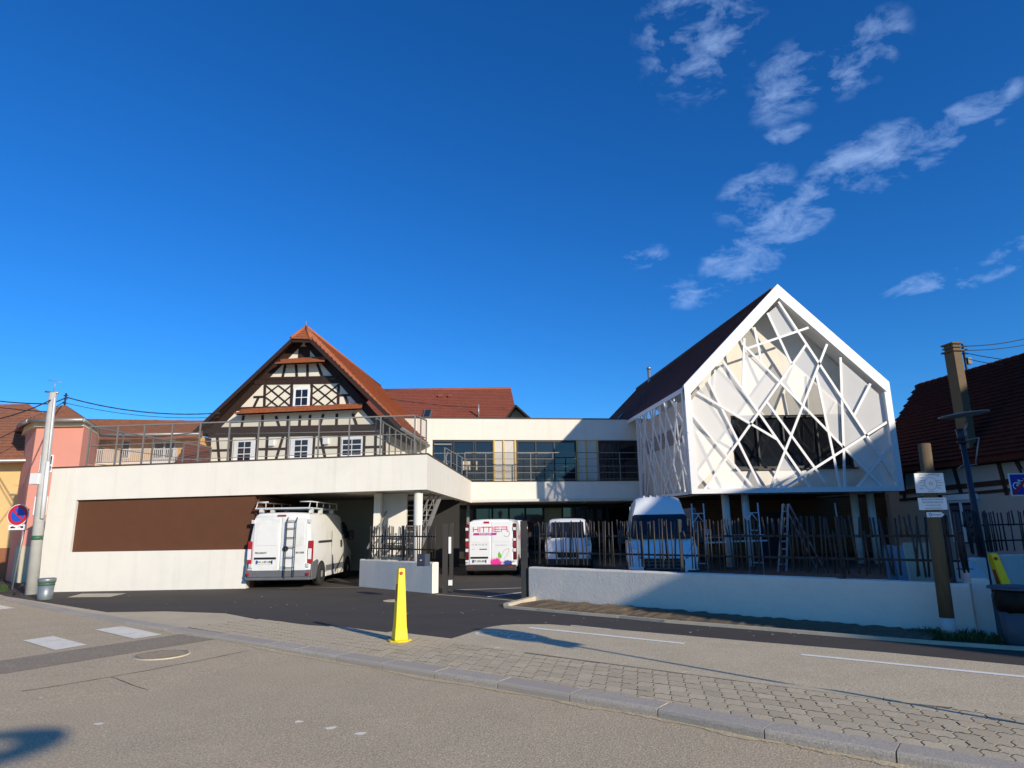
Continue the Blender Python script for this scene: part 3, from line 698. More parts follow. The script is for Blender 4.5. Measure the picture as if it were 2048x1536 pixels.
# frame of the screen
fw = .46
slL = (ZA - ZE) / UA; slR = (ZA - ZE) / (GWID - UA)
def rafter(uv0, uv1, nm):
    pass
m = MB(); m.pquad(GP, [(-.02, ZE - .05), (UA, ZA - .62), (UA, ZA), (-.02, ZE + .02), (-.02, ZE - .05)][:4], -FT, 0); m.build('frame_rafter', 'screen_white', SC)
m = MB(); m.pquad(GP, [(GWID + .02, ZE + .02), (UA + .002, ZA), (UA + .002, ZA - .62), (GWID + .02, ZE - .55), (GWID + .02, ZE + .02)][:4], -FT, 0); m.build('frame_rafter', 'screen_white', SC)
m = MB(); m.pquad(GP, [(-.02, ZE - .62), (UA - .02, ZA - .64), (-.02, ZE - .052)], -.18, -.02); m.build('frame_trim', 'screen_white', SC)
m = MB(); m.pbox(GP, -.02, .24, ZB + .2, ZE - .053, -FT, .002); m.build('frame_post', 'screen_white', SC)
m = MB(); m.pbox(GP, GWID - .24, GWID + .02, ZB + .2, ZE - .4, -FT, .002); m.build('frame_post', 'screen_white', SC)
m = MB(); m.pbox(GP, -.02, GWID + .02, ZB, ZB + .2, -FT, .004); m.build('frame_sill', 'screen_white', SC)
BARS = [((1045, 222), (1210, 575)), ((1120, 145), (1945, 1395)), ((890, 470), (1325, 322)), ((955, 320), (1003, 550)), ((872, 430), (1850, 1430)),
        ((1315, 430), (615, 1430)), ((1452, 435), (1062, 1430)), ((887, 395), (875, 740)), ((742, 552), (1350, 1430)), ((638, 682), (1008, 1430)),
        ((560, 762), (1112, 1088)), ((500, 880), (945, 1415)), ((1043, 832), (1440, 1380)), ((1380, 645), (1547, 1430)), ((1545, 525), (1577, 1430)),
        ((1748, 706), (1638, 922)), ((1875, 960), (1140, 1430)), ((1895, 1125), (1645, 1430))]
for i, (a, b) in enumerate(BARS):
    m = MB(); o_ = -.045 - .004 * (i % 5); m.pbar(GP, gq(*a), gq(*b), .095, o_ - .04, o_); m.build('bar', 'screen_white', SC)
MESH = [[(560, 770), (745, 560), (985, 905), (930, 985), (720, 862)], [(510, 840), (565, 772), (740, 880), (850, 1100), (770, 1210), (505, 890)], [(510, 900), (765, 1210), (560, 1420)],
        [(640, 1420), (770, 1225), (920, 1390), (950, 1425)], [(895, 480), (1130, 690), (985, 900), (878, 740)], [(1310, 440), (1395, 580), (1290, 850), (1135, 690)],
        [(1400, 590), (1550, 800), (1560, 1120), (1470, 1050), (1385, 660)], [(1550, 540), (1745, 710), (1640, 920), (1555, 800)], [(1750, 715), (1850, 805), (1868, 965), (1718, 1055), (1645, 925)],
        [(1560, 820), (1710, 1055), (1570, 1150)], [(1580, 1160), (1720, 1065), (1740, 1085), (1830, 1215), (1735, 1310)], [(1735, 1075), (1870, 985), (1890, 1130), (1825, 1215)],
        [(1830, 1225), (1890, 1140), (1930, 1380)], [(1660, 1420), (1740, 1320), (1835, 1420)], [(1840, 1415), (1745, 1315), (1825, 1225), (1935, 1400)], [(575, 760), (640, 690), (735, 850)],
        [(1125, 160), (1255, 350), (1130, 390), (1050, 222)], [(1000, 1415), (1065, 1420), (1160, 1180), (1270, 1330), (1150, 1420)]]
for q in MESH:
    m = MB(); pts = [gq(*p) for p in q]; m.add([GP.P(u, z, -.175) for u, z in pts], [tuple(range(len(pts)))]); m.build('mesh_panel', 'screen_mesh', SC)
# left-hand screen
LS = Pl((X0 - .02, YF + .0), tuple((V((X0 - .02, YF, 0)) + DIRB * 7.3)[:2])); LS.n = -LS.n if LS.n.x > 0 else LS.n
SL = thing('lattice_screen', 'narrow shaded lattice screen on the left side of the gabled building', 'screen', (X0, YF, ZB))
LL = 7.3
for (a, b) in (((.0, ZB + .06), (LL, ZB + .06)), ((.0, ZE - .07), (LL, ZE - .07)), ((LL - .05, ZB), (LL - .05, ZE)), ((.36, ZB), (.36, ZE))):
    m = MB(); m.pbar(LS, a, b, .12, -.1, -.0); m.build('frame', 'screen_white', SL)
LB = [(.98, 1, .62, 0), (.9, 1, .98, 0), (.86, 1, .58, 0), (.80, 1, .9, 0), (.74, 1, .92, .3), (.70, 1, .30, 0), (.62, 1, .68, 0), (.55, 1, .86, 0), (.52, 1, .18, 0), (.46, 1, .52, 0), (.40, 1, .06, .1), (.33, 1, .46, .1),
      (.28, 1, .0, .55), (.2, .96, .12, 0), (.05, .7, .5, 0), (.0, .4, .32, 0), (.72, .66, .38, 0), (.16, .9, .30, .2), (.10, .55, .02, .1)]
for i, (t0, v0, t1, v1) in enumerate(LB):
    m = MB(); o_ = -.012 - .004 * (i % 4); m.pbar(LS, (t0 * LL, ZB + .06 + v0 * (ZE - ZB - .12)), (t1 * LL, ZB + .06 + v1 * (ZE - ZB - .12)), .085, o_ - .05, o_); m.build('bar', 'screen_white', SL)
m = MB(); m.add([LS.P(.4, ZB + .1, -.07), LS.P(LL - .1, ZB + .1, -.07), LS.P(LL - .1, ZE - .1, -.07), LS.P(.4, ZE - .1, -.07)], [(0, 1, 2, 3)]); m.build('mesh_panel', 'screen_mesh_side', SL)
# body behind the screens: walls set back, window in the front
DB = 21.0; YB = YF + 1.25; q0 = .62
bodyL = X0 + q0 - .1; bodyR = X1 - .16; zbe = ZE - .27; zba = ZA - .33
BP = Pl((bodyL, YB), (bodyR, YB)); bw = bodyR - bodyL; bu = XA - bodyL
wu0, wz0 = BP.uv(1470, 938); wu1, wz1 = BP.uv(1697, 828)
m = MB()
m.pquad(BP, [(0, ZB), (bw, ZB), (bw, wz0), (0, wz0)], -.3, 0); m.build('front_wall', 'render_cream', G)
m = MB(); m.pquad(BP, [(0, wz0), (wu0, wz0), (wu0, wz1), (0, wz1)], -.3, 0); m.pquad(BP, [(wu1, wz0), (bw, wz0), (bw, wz1), (wu1, wz1)], -.3, 0)
m.pquad(BP, [(0, wz1), (bw, wz1), (bw, zbe), (bu, zba), (0, zbe)], -.3, 0); m.build('front_wall', 'render_cream', G)
ks_ = [0, .195, .235, .415, .455, .70, .74, .86, 1]
m = MB(); m.pbox(BP, wu0, wu1, wz0, wz0 + .1, -.3, -.06); m.pbox(BP, wu0, wu1, wz1 - .1, wz1, -.3, -.06)
for k in (0, .215, .435, .72, .985): x = wu0 + (wu1 - wu0) * k; m.pbox(BP, x, x + .07, wz0 + .1, wz1 - .1, -.28, -.08)
wf = m.build('window', 'frame_dark', G)
for a, b in ((0, .215), (.215, .435), (.435, .72), (.72, .985)):
    m = MB(); m.pbox(BP, wu0 + (wu1 - wu0) * a + .07, wu0 + (wu1 - wu0) * b, wz0 + .1, wz1 - .1, -.2, -.185); m.build('pane', 'glass_dark', wf)
m = MB(); m.pbox(BP, wu0 - .1, wu1 + .1, wz0 - .06, wz0 - .002, -.2, .1); m.build('window_sill', 'coping', G)
back = DIRB * DB
def bk(p, t=1.0): return V(p) + DIRB * (DB * t)
bl0 = V((bodyL, YB, 0)); br0 = V((bodyR, YB, 0))
LW = Pl(tuple(bl0[:2]), tuple((bl0 + DIRB * DB)[:2])); LW.n = -LW.n if LW.n.x > 0 else LW.n
sw0, swz0 = 1.2, 5.35; sw1, swz1 = 7.0, 6.15
m = MB(); m.pquad(LW, [(.3, ZB), (DB, ZB), (DB, swz0), (.3, swz0)], -.3, 0); m.pquad(LW, [(.3, swz1), (DB, swz1), (DB, zbe), (.3, zbe)], -.3, 0); m.pquad(LW, [(sw1, swz0), (DB, swz0), (DB, swz1), (sw1, swz1)], -.3, 0); m.pquad(LW, [(.3, swz0), (sw0, swz0), (sw0, swz1), (.3, swz1)], -.3, 0); m.build('left_wall', 'render_cream', G)
for i in range(5):
    a = sw0 + (sw1 - sw0) * i / 5; b = sw0 + (sw1 - sw0) * (i + 1) / 5; m = MB(); m.pbox(LW, a + .04, b - .04, swz0, swz1, -.2, -.12); m.build('pane', 'cladding', G)
m = MB(); m.box((X1 - .16, YF + .27, ZB + .02), (X1 - .04, YB + .02, ZE - .3)); m.build('side_return', 'render_cream', G)
RW = Pl(tuple(br0[:2]), tuple((br0 + DIRB * DB)[:2]))
m = MB(); m.pbox(RW, .3, DB, ZB, zbe, -.15, .15); m.build('right_wall', 'render_cream', G)
m = MB(); m.hexa([V((X0, YF + .02, ZB + .02)), V((X1, YF + .02, ZB + .02)), bk((X1, YF, ZB + .02)), bk((X0, YF, ZB + .02)), V((X0, YF + .02, ZB + .12)), V((X1, YF + .02, ZB + .12)), bk((X1, YF, ZB + .12)), bk((X0, YF, ZB + .12))]); m.build('floor_slab', 'frame_dark', G)
# roof: two slopes of dark tiles laid in courses
def tiled_slope(name, e0, e1, r0, r1, rows, cols, material, parent, thick=.03, kind='stuff', lap=.02):
    """e0-e1 eave, r0-r1 ridge; each tile a small overlapping slab"""
    e0, e1, r0, r1 = map(V, (e0, e1, r0, r1)); nrm = (e1 - e0).cross(r0 - e0).normalized()
    if nrm.z < 0: nrm = -nrm
    m = MB()
    for i in range(rows):
        for j in range(cols):
            a0, a1 = j / cols, (j + .97) / cols; b0, b1 = i / rows, min(1, (i + 1.15) / rows)
            if i % 2: a0 += .5 / cols; a1 = min(1, a1 + .5 / cols)
            def P(a, b): return e0.lerp(e1, a).lerp(r0.lerp(r1, a), b)
            k = thick * random.uniform(.8, 1.25)
            lo0, lo1, hi0, hi1 = P(a0, b0), P(a1, b0), P(a0, b1), P(a1, b1)
            m.add([lo0, lo1, hi1, hi0, lo0 + nrm * (k + lap), lo1 + nrm * (k + lap), hi1 + nrm * k * .2, hi0 + nrm * k * .2], [(4, 5, 6, 7), (0, 1, 5, 4), (1, 2, 6, 5), (3, 0, 4, 7)])
    return m.build(name, material, parent, kind=kind)
ridge0 = V((XA, YF + .2, ZA - .08)); ridge1 = ridge0 + DIRB * (DB + .6)
eL0 = V((X0 - .06, YF + .2, ZE - .06)); eL1 = eL0 + DIRB * (DB + .6); eR0 = V((X1 + .06, YF + .2, ZE - .06)); eR1 = eR0 + DIRB * (DB + .6)
m = MB(); z = V((0, 0, -.2)); m.hexa([eL0 + z, ridge0 + z, ridge1 + z, eL1 + z, eL0, ridge0, ridge1, eL1]); m.hexa([ridge0 + z, eR0 + z, eR1 + z, ridge1 + z, ridge0, eR0, eR1, ridge1]); rf = m.build('roof', 'screen_white', G)
tiled_slope('roof_tiles', eR0, eR1, ridge0, ridge1, 34, 80, 'roof_brown', G, .02, lap=.012)
tiled_slope('roof_tiles', eL0, eL1, ridge0, ridge1, 34, 80, 'roof_brown', G, .02, lap=.012)
m = MB(); m.tube(ridge0 + V((0, .3, .02)), ridge1 + V((0, 0, .02)), .11, n=8); m.build('ridge_tiles', 'roof_brown', rf)
fl_ = gy(1299, 762, 44); m = MB(); m.tube((fl_.x, fl_.y, fl_.z - 2.0), (fl_.x, fl_.y, fl_.z + .8), .11, n=12); m.build('flue', 'alu', rf)
m = MB(); m.lathe(V((fl_.x, fl_.y, fl_.z + .85)), [(.17, 0), (.15, .1), (.05, .2)], 12); m.build('flue_cap', 'alu', rf)
m = MB(); z2 = V((0, 0, -.205)); dy = V((0, 1.3, 0)); a_, b_, c_ = V((X0, YF + .27, ZE - .06)), V((XA, YF + .27, ZA - .08)), V((X1, YF + .27, ZE - .06)); m.add([p + z2 for p in (a_, b_, b_ + dy, a_ + dy)], [(0, 1, 2, 3)]); m.add([p + z2 for p in (b_, c_, c_ + dy, b_ + dy)], [(0, 1, 2, 3)]); m.build('soffit', 'screen_white', rf)
pr = lambda t, b, h: eL0.lerp(eL1, t).lerp(ridge0.lerp(ridge1, t), b) + V((-.5, 0, .7)).normalized() * h
m = MB(); m.hexa([pr(.60, .07, .0), pr(.645, .07, 0), pr(.645, .24, 0), pr(.60, .24, 0), pr(.60, .07, .11), pr(.645, .07, .11), pr(.645, .24, .11), pr(.60, .24, .11)]); m.build('skylight', 'frame_dark', rf)
for (px, py) in ((1466, 1135), (1502, 1133), (1724, 1127), (1757, 1127)):
    c = gz(px, py); c.y = max(c.y, 27.3); m = MB(); m.tube((c.x, c.y, -.05), (c.x, c.y, ZB + .05), .155, n=24); m.build('round_column', 'render_white', G)
# timber cladding at the back of the undercroft: each visible slat is a piece
CP = Pl((9.0, 32.6), (22.0, 32.6))
m = MB(); m.pbox(CP, -1.5, 13, 0, 4.2, -.3, -.05); m.build('undercroft_wall', 'timber', G)
zz = .25; 
while zz < 2.85:
    for (a, b) in ((-1.5, 3.1), (4.65, 12.9)) if zz < 2.2 else ((-1.5, 12.9),):
        m = MB(); m.pbox(CP, a, b, zz, zz + .085, -.05, -.015); m.build('slat', 'cladding', G)
    zz += .11
m = MB(); m.pbox(CP, 3.15, 4.6, 0, 2.2, -.045, -.02); m.build('door', 'navy', G)
m = MB(); m.pbox(CP, 4.72, 4.86, 0, 2.85, -.01, .06); m.build('trim_post', 'batten_yellow' if False else 'cladding', G)
# ------------------------------------------------------------------ half-timbered house
hc = gy(607, 800, 29.0); hd = V((math.cos(rad(8.3)), -math.sin(rad(8.3)), 0))
HP = Pl(tuple((hc - hd * 6)[:2]), tuple((hc + hd * 6)[:2]))
H = thing('half_timbered_house', 'old half-timbered house with steep orange tiled roof behind the terrace', 'house', tuple((hc)[:2]) + (0,))
def hq(x, y, o=0.0): return HP.uv(400 + x / 4, 640 + y / 4, o)
wallpoly = [hq(88, 1150), hq(1482, 1120), hq(1480, 850), hq(830, 178), hq(760, 200), hq(60, 870), hq(88, 930)]
wl, wr = hq(88, 1000)[0], hq(1482, 1000)[0]; zeave = hq(800, 890)[1]; zap = hq(830, 165)[1]; ua = hq(826, 165)[0]
m = MB(); m.pquad(HP, [(wl, 0), (wr, 0), (wr, zeave), (ua + .1, zap), (ua - .1, zap), (wl, zeave)], -.3, 0); m.build('gable_wall', 'infill', H)
hback = V((.06, 1, 0)).normalized(); HL = 13.0
m = MB()
for uu_ in (wl, wr - .3): m.prism([HP.P(uu_, 0, -.3), HP.P(uu_ + .3, 0, -.3), HP.P(uu_ + .3, 0, -.3) + hback * HL, HP.P(uu_, 0, -.3) + hback * HL], (0, 0, zeave - .2))
m.build('side_wall', 'infill', H)
def tb(nm, a, b, w=.115, o=.025, lo=-.05):
    m = MB(); m.pbar(HP, hq(*a), hq(*b), w, lo, o); return m.build(nm, 'timber', H)
for a, b in (((140, 935), (157, 1145)), ((255, 925), (240, 1140)), ((457, 925), (450, 1130)), ((540, 930), (530, 1120)), ((667, 930), (608, 1120)), ((703, 925), (690, 1115)), ((917, 920), (905, 1100)), ((963, 920), (1002, 1100)), ((1117, 920), (1110, 1095)), ((1317, 915), (1310, 1090)), ((1407, 915), (1404, 1085)), ((1476, 900), (1474, 1085))):
    tb('post', a, b)
for a, b in (((95, 1045), (240, 1041)), ((460, 1034), (690, 1030)), ((925, 1022), (1110, 1018)), ((1322, 1018), (1470, 1014))): tb('rail', a, b, .11, .02)
tb('sill_beam', (40, 890), (1480, 862), .22, .06); tb('tie_beam', (70, 928), (1482, 905), .16, .03); tb('bressumer', (100, 868), (1440, 842), .1, .04)
for a, b in (((350, 765), (333, 865)), ((502, 762), (500, 858)), ((608, 770), (637, 855)), ((706, 768), (702, 852)), ((802, 765), (797, 852)), ((882, 760), (877, 848)), ((988, 755), (958, 850)), ((1096, 750), (1093, 845)), ((1222, 750), (1256, 845))): tb('strut', a, b)
tb('collar_beam', (300, 712), (1280, 690), .16, .04)
for a, b in (((521, 520), (516, 700)), ((737, 515), (729, 700)), ((895, 512), (889, 695)), ((1110, 512), (1106, 695))): tb('post', a, b)
for x0, x1, dy in ((528, 728, 0), (897, 1106, -6)):
    w = x1 - x0
    for a, b in (((0, 75), (.5, 0)), ((0, 170), (1, 0)), ((.5, 170), (1, 85)), ((0, 95), (.5, 170)), ((0, 0), (1, 170)), ((.5, 0), (1, 75))):
        tb('lattice_brace', (x0 + a[0] * w, 525 + dy + a[1]), (x0 + b[0] * w, 525 + dy + b[1]), .07, .02)
tb('rail', (430, 617), (520, 614), .1); tb('rail', (1112, 603), (1205, 601), .1); tb('strut', (472, 615), (428, 705)); tb('strut', (1160, 605), (1192, 692))
tb('collar_beam', (440, 500), (1130, 490), .2, .05); tb('collar_beam', (500, 470), (1100, 458), .12, .06)
for a, b in (((684, 358), (663, 455)), ((768, 355), (776, 452)), ((860, 355), (862, 450)), ((938, 350), (977, 448))): tb('strut', a, b)
tb('collar_beam', (640, 325), (980, 316), .14, .05)
m = MB(); m.pquad(HP, [hq(787, 315), hq(880, 312), hq(878, 215), hq(790, 215)], -.02, .03); sh = m.build('attic_shutter', 'timber', H)
for i in range(1, 4):
    m = MB(); x = 787 + 93 * i / 4; m.pbar(HP, hq(x, 312), hq(x, 218), .012, .0, .038); m.build('shutter_joint', 'ink_dark', sh)
tb('rafter_trim', (805, 172), (75, 915), .34, .028); tb('rafter_trim', (858, 174), (1495, 895), .34, .027)
def hwin(x0, x1, y0, y1, rows, surround=.16, arch=True, nm='window'):
    a = hq(x0, y1); b = hq(x1, y0); w = b[0] - a[0]; h = b[1] - a[1]; n = 8
    def archpts(i):
        u0, u1, z0, z1 = a[0] + i, b[0] - i, a[1] + (i if surround < .1 else 0), b[1] - i
        return [(u0, z0), (u1, z0), (u1, z1 - .1)] + [(u1 + (u0 - u1) * k / n, z1 - .1 + .1 * math.sin(math.pi * k / n)) for k in range(1, n)] + [(u0, z1 - .1)]
    m = MB(); m.pquad(HP, archpts(0), -.02, .04); f = m.build(nm, 'white_paint', H)
    u0, u1, z0, z1 = a[0] + surround, b[0] - surround, a[1] + .05, b[1] - .14
    wc = (u1 - u0) / 2; rh = (z1 - z0) / rows; g = .022
    for c in range(2):
        for r_ in range(rows):
            m = MB(); m.pbox(HP, u0 + c * wc + g, u0 + (c + 1) * wc - g, z0 + r_ * rh + g, z0 + (r_ + 1) * rh - g, .03, .047); m.build('pane', 'glass_dark', f)
    return f
hwin(265, 450, 945, 1135, 3, .2); hwin(720, 905, 930, 1115, 3, .2); hwin(1130, 1305, 925, 1095, 3, .05, nm='window'); hwin(744, 887, 528, 698, 2, .1)
for x0, x1, y0, y1 in ((555, 605, 955, 1010), (988, 1037, 943, 997)):
    a = hq(x0, y1); b = hq(x1, y0); m = MB(); m.pbox(HP, a[0], b[0], a[1], b[1], .0, .13); m.build('wall_lamp', 'white_paint', H, bevel=.02)
# roof with front overhang, half-hip and barge boards
OV = .6
def hv(x, y): u, z = hq(x, y, OV); return HP.P(u, z, OV)
vl0, vl1 = hv(735, 148), hv(-45, 885); vr0, vr1 = hv(893, 152), hv(1605, 850); tip = hv(845, 85)
sl_l = (vl0 - vl1); kr = hback * HL
rapex = HP.P(hq(845, 85, OV - .6)[0], hq(835, 62, OV - .7)[1], OV - .8)
# true ridge where both slopes meet
zrid = rapex.z; urid = ua + .02
R0 = HP.P(urid, zrid, OV - .75); R1 = R0 + hback * (HL + .3)
Lb = vl1 + hback * (HL + 1); Rb = vr1 + hback * (HL + 1)
th = V((0, 0, -.14))
m = MB()
def slab(m, q, t): m.hexa([p + t for p in q] + list(q))
slab(m, [vl1, vl0, vl0 + hback * .0001, Lb], th) if False else None
m.add([vl1, vl0, R0, R1, Lb], [(0, 1, 2, 3, 4)]); m.add([p + th for p in (vl1, vl0, R0, R1, Lb)], [(4, 3, 2, 1, 0)]); m.add([vl1, vl0, vl0 + th, vl1 + th], [(0, 1, 2, 3)])
m.build('roof_slope', 'timber', H)
m = MB(); m.add([vr1, vr0, R0, R1, Rb], [(4, 3, 2, 1, 0)]); m.add([p + th for p in (vr1, vr0, R0, R1, Rb)], [(0, 1, 2, 3, 4)]); m.add([vr1, vr0, vr0 + th, vr1 + th], [(3, 2, 1, 0)]); m.add([vr1, Rb, Rb + th, vr1 + th], [(0, 1, 2, 3)]); m.build('roof_slope', 'timber', H)
up02 = V((0, 0, .03))
tiled_slope('roof_tiles', vr1 + up02, Rb + up02, R0 + (vr0 - R0) * .0 + HP.n * .0 + up02, R1 + up02, 44, 70, 'tile_orange', H, .03)
m = MB(); q = [vr0 + V((.02, 0, .0)), vr1 + V((.02, 0, 0))]
# strip of tiles between the hip end and the verge
tiled_slope('verge_tiles', vr1 + up02, vr1 + hback * .4 + up02, vr0 + up02, R0 + up02 * 1.2, 44, 2, 'tile_orange', H, .03)
tiled_slope('roof_tiles', vl1 + up02, Lb + up02, R0 + up02, R1 + up02, 40, 60, 'tile_orange', H, .03)
tiled_slope('hip_tiles', vl0 + HP.n * .12 - V((0, 0, .05)), vr0 + HP.n * .12 - V((0, 0, .05)), R0 - HP.t * .06 + up02, R0 + HP.t * .06 + up02, 7, 9, 'tile_orange', H, .03)
m = MB(); m.tube(R0 + up02, R1 + up02, .11, n=8); m.tube(vl0 + HP.n * .1, R0 + up02 * 2, .07, n=8); m.tube(vr0 + HP.n * .1, R0 + up02 * 2, .07, n=8); m.build('ridge_tiles', 'tile_orange', H)
m = MB(); m.tube(R0 + V((0, 0, .08)), R0 + V((0, 0, .35)), .03, .01, n=6); m.build('finial', 'iron', H)
for a, b in ((vl0, vl1), (vr0, vr1), (vl0, vr0)):
    m = MB(); m.beam(a + HP.n * .03 - V((0, 0, .1)), b + HP.n * .03 - V((0, 0, .1)), .05, .16); m.build('barge_board', 'timber', H)
m = MB(); m.tube(vr1 + V((.05, 0, -.1)), Rb + V((.05, 0, -.1)), .08, n=8); m.build('gutter', 'galv', H)
for x0, x1, yt, yb in ((605, 1000, 310, 352), (280, 1292, 698, 752)):
    d = -.022 * (x1 - x0)
    u0, z0 = hq(x0, yb, .5); u1, _ = hq(x1, yb, .5); _, z1 = hq((x0 + x1) / 2, yt - 2, .05)
    _, zA = hq(x0, yb + 2, .5); _, zB = hq(x1, yb + 2 + d * 2, .5)
    pr_ = thing_part()
    m = MB(); m.add([HP.P(u0, zA, .5), HP.P(u1, zB, .5), HP.P(u1 - .12, z1 + .02, .03), HP.P(u0 + .12, z1 - .02, .03)], [(0, 1, 2, 3)]); m.add([HP.P(u0, zA - .05, .5), HP.P(u1, zB - .05, .5), HP.P(u1 - .12, z1 - .04, .03), HP.P(u0 + .12, z1 - .06, .03)], [(3, 2, 1, 0)]); pr_ = m.build('pent_roof', 'timber', H)
    tiled_slope('pent_tiles', HP.P(u0, zA + .01, .55), HP.P(u1, zB + .01, .55), HP.P(u0 + .12, z1 + .02, .03), HP.P(u1 - .12, z1 + .05, .03), 3, int((u1 - u0) / .19), 'tile_orange', pr_, .045)

# ------------------------------------------------------------------ red-roofed house behind the link building
M_ = thing('red_roofed_house', 'house with long dark red tiled roof behind the link building', 'house', (-4.5, 46, 0))
r0 = gy(690, 779, 47); r1 = gy(1022, 782, 47); e1 = gy(1040, 860, 42.0); e0 = V((r0.x - .2, 42.2, e1.z)); r0.z = r1.z = (r0.z + r1.z) / 2
m = MB(); t_ = V((0, 0, -.2)); m.hexa([e0 + t_, e1 + t_, r1 + t_, r0 + t_, e0, e1, r1, r0]); rr_ = m.build('roof', 'tile_red', M_)
tiled_slope('roof_tiles', e0 + up02, e1 + up02, r0 + up02, r1 + up02, 26, 56, 'tile_red', M_, .045)
m = MB(); bz = V((r1.x, r1.y + 5, e1.z)); m.hexa([r0 + t_, r1 + t_, bz + t_, V((r0.x, r0.y + 5, e1.z)) + t_, r0, r1, bz, V((r0.x, r0.y + 5, e1.z))]); m.build('roof', 'tile_red', M_)
m = MB(); m.tube(r0 + up02, r1 + up02, .13, n=8); m.build('ridge_tiles', 'tile_red', M_)
m = MB(); m.box((e0.x + .4, 42.6, 0), (e1.x - .4, 51.5, e1.z - .1)); m.build('wall', 'infill', M_)
m = MB(); m.prism([(e1.x - .4, 42.6, e1.z - .1), (e1.x - .4, 51.5, e1.z - .1), (e1.x - .6, 47, r1.z - .25)], (-.25, 0, 0)); m.build('gable_wall', 'infill', M_)
RP = lambda px, py, h=0: (lambda P: P)(None)
nrm = (e1 - e0).cross(r0 - e0).normalized(); nrm = nrm if nrm.z > 0 else -nrm
def on_roof(px, py):
    d = _ray(px, py); k = nrm.dot(e0 - CAMP) / nrm.dot(d); return CAMP + d * k
a, b = on_roof(845, 838), on_roof(864, 822); m = MB(); up_ = (r0 - e0).normalized(); w_ = b.x - a.x; hgt = (b - a).dot(up_)
def rbox(c, wx, hy, dz): x = V((wx, 0, 0)); y = up_ * hy; z = nrm * dz; return [c, c + x, c + x + y, c + y, c + z, c + x + z, c + x + y + z, c + y + z]
m.hexa(rbox(a, w_, hgt, .14)); m.build('skylight', 'frame_grey', M_); m = MB(); m.hexa(rbox(a + V((.07, 0, 0)) + up_ * .07 + nrm * .141, w_ - .14, hgt - .14, .01)); m.build('skylight_pane', 'glass_blue', M_)
for px in (876, 896): c = on_roof(px, 796); m = MB(); m.hexa(rbox(c, .3, .25, .16)); m.build('vent_tile', 'tile_red', M_)
c = on_roof(957, 836); m = MB(); m.tube(c, c + V((0, 0, .95)), .06, n=8); m.build('vent_pipe', 'galv', M_)
DG = thing('small_gable', 'small cream gable with dark barge boards peeking over the link building', 'dormer', (0.4, 40, 0))
a, b, c = gy(1012, 842, 40), gy(1060, 842, 40), gy(1031, 817, 40)
m = MB(); m.prism([a + V((.1, 0, -1)), b + V((-.1, 0, -1)), b + V((-.1, 0, 0)), c, a + V((.1, 0, 0))], (0, 1.5, 0)); m.build('wall', 'infill', DG)
for p in (a, b): m = MB(); m.beam(p + V((0, -.1, 0)), c + V((0, -.1, .03)), 1.9, .09); m.build('barge_board', 'timber', DG)

# ------------------------------------------------------------------ pink tower and ochre neighbours on the left
PT = thing('pink_tower_house', 'salmon pink stair tower with pointed brown roof left of the terrace', 'house', (-17.4, 26.6, 0))
ez = 5.95
def _c(px, Yd): p = gy(px, 900, Yd); return V((p.x, Yd, 0))
oct_ = [_c(190, 26.6), _c(196, 29.2), _c(110, 30.0), _c(40, 29.2), _c(50, 25.6), _c(67, 24.5), _c(162, 24.5)]
cx, cy = -17.7, 26.9
m = MB(); m.prism(oct_, (0, 0, ez)); m.build('wall', 'pink', PT)
m = MB(); m.prism([V((cx, cy, 0)) + (p - V((cx, cy, 0))) * 1.05 + V((0, 0, ez - .22)) for p in oct_], (0, 0, .22)); m.build('cornice', 'cream_trim', PT)
m = MB(); ro = [V((cx, cy, ez + .005)) + (p - V((cx, cy, 0))) * 1.15 for p in oct_]; tp = V((gy(128, 812, cy).x, cy, gy(128, 812, cy).z)); m.add(ro + [tp], [(i, (i + 1) % 7, 7) for i in range(7)] + [tuple(range(6, -1, -1))]); m.build('roof', 'tile_brown', PT)
for i in range(7):
    if i in (3, 4, 5, 6): tiled_slope('roof_tiles', ro[i] + up02, ro[(i + 1) % 7] + up02, tp + up02, tp + up02 + V((.02, 0, 0)), 12, 10, 'tile_brown', PT, .02)
m = MB(); m.path([ro[5] - V((0, 0, .03)), ro[6] - V((0, 0, .03))], .07, 8); m.path([ro[4] - V((0, 0, .03)), ro[5] - V((0, 0, .03))], .07, 8); m.path([ro[6] - V((0, 0, .03)), ro[0] - V((0, 0, .03))], .07, 8); m.build('gutter', 'galv', PT)
PP = Pl(tuple(oct_[5][:2]), tuple(oct_[6][:2]))
for (x0, x1, y0, y1) in ((78, 108, 910, 945), (66, 97, 993, 1030)):
    a = PP.uv(x0, y1); b = PP.uv(x1, y0); m = MB(); m.pbox(PP, a[0], b[0], a[1], b[1], -.05, .03); f = m.build('window', 'white_paint', PT)
    h = (b[1] - a[1]); w = b[0] - a[0]
    for z0, z1 in ((.1, .36), (.46, .93)): m = MB(); m.pbox(PP, a[0] + w * .5, b[0] - w * .07, a[1] + h * z0, a[1] + h * z1, .02, .036); m.build('pane', 'glass_dark', f)
a = PP.uv(66, 1091); b = PP.uv(92, 1062); m = MB(); m.pbox(PP, a[0], b[0] + .2, a[1], b[1], -.05, .03); f = m.build('door_fanlight', 'white_paint', PT)
for k in (.3, .62): x = a[0] + (b[0] - a[0]) * k; m = MB(); m.pquad(PP, [(x, a[1] + .06), (x + .14, a[1] + .06), (x + .15, a[1] + .3), (x + .1, a[1] + .42)], .02, .036); m.build('pane', 'glass_dark', f)
m = MB(); m.pbox(PP, -.1, PP.L + .1, 0, a[1] - .02, -.05, .05); m.build('plinth', 'board_cream', PT)
m = MB(); mast = gy(129, 812, 26.7); m.tube(mast - V((0, 0, .1)), mast + V((0, 0, .55)), .035, n=6)
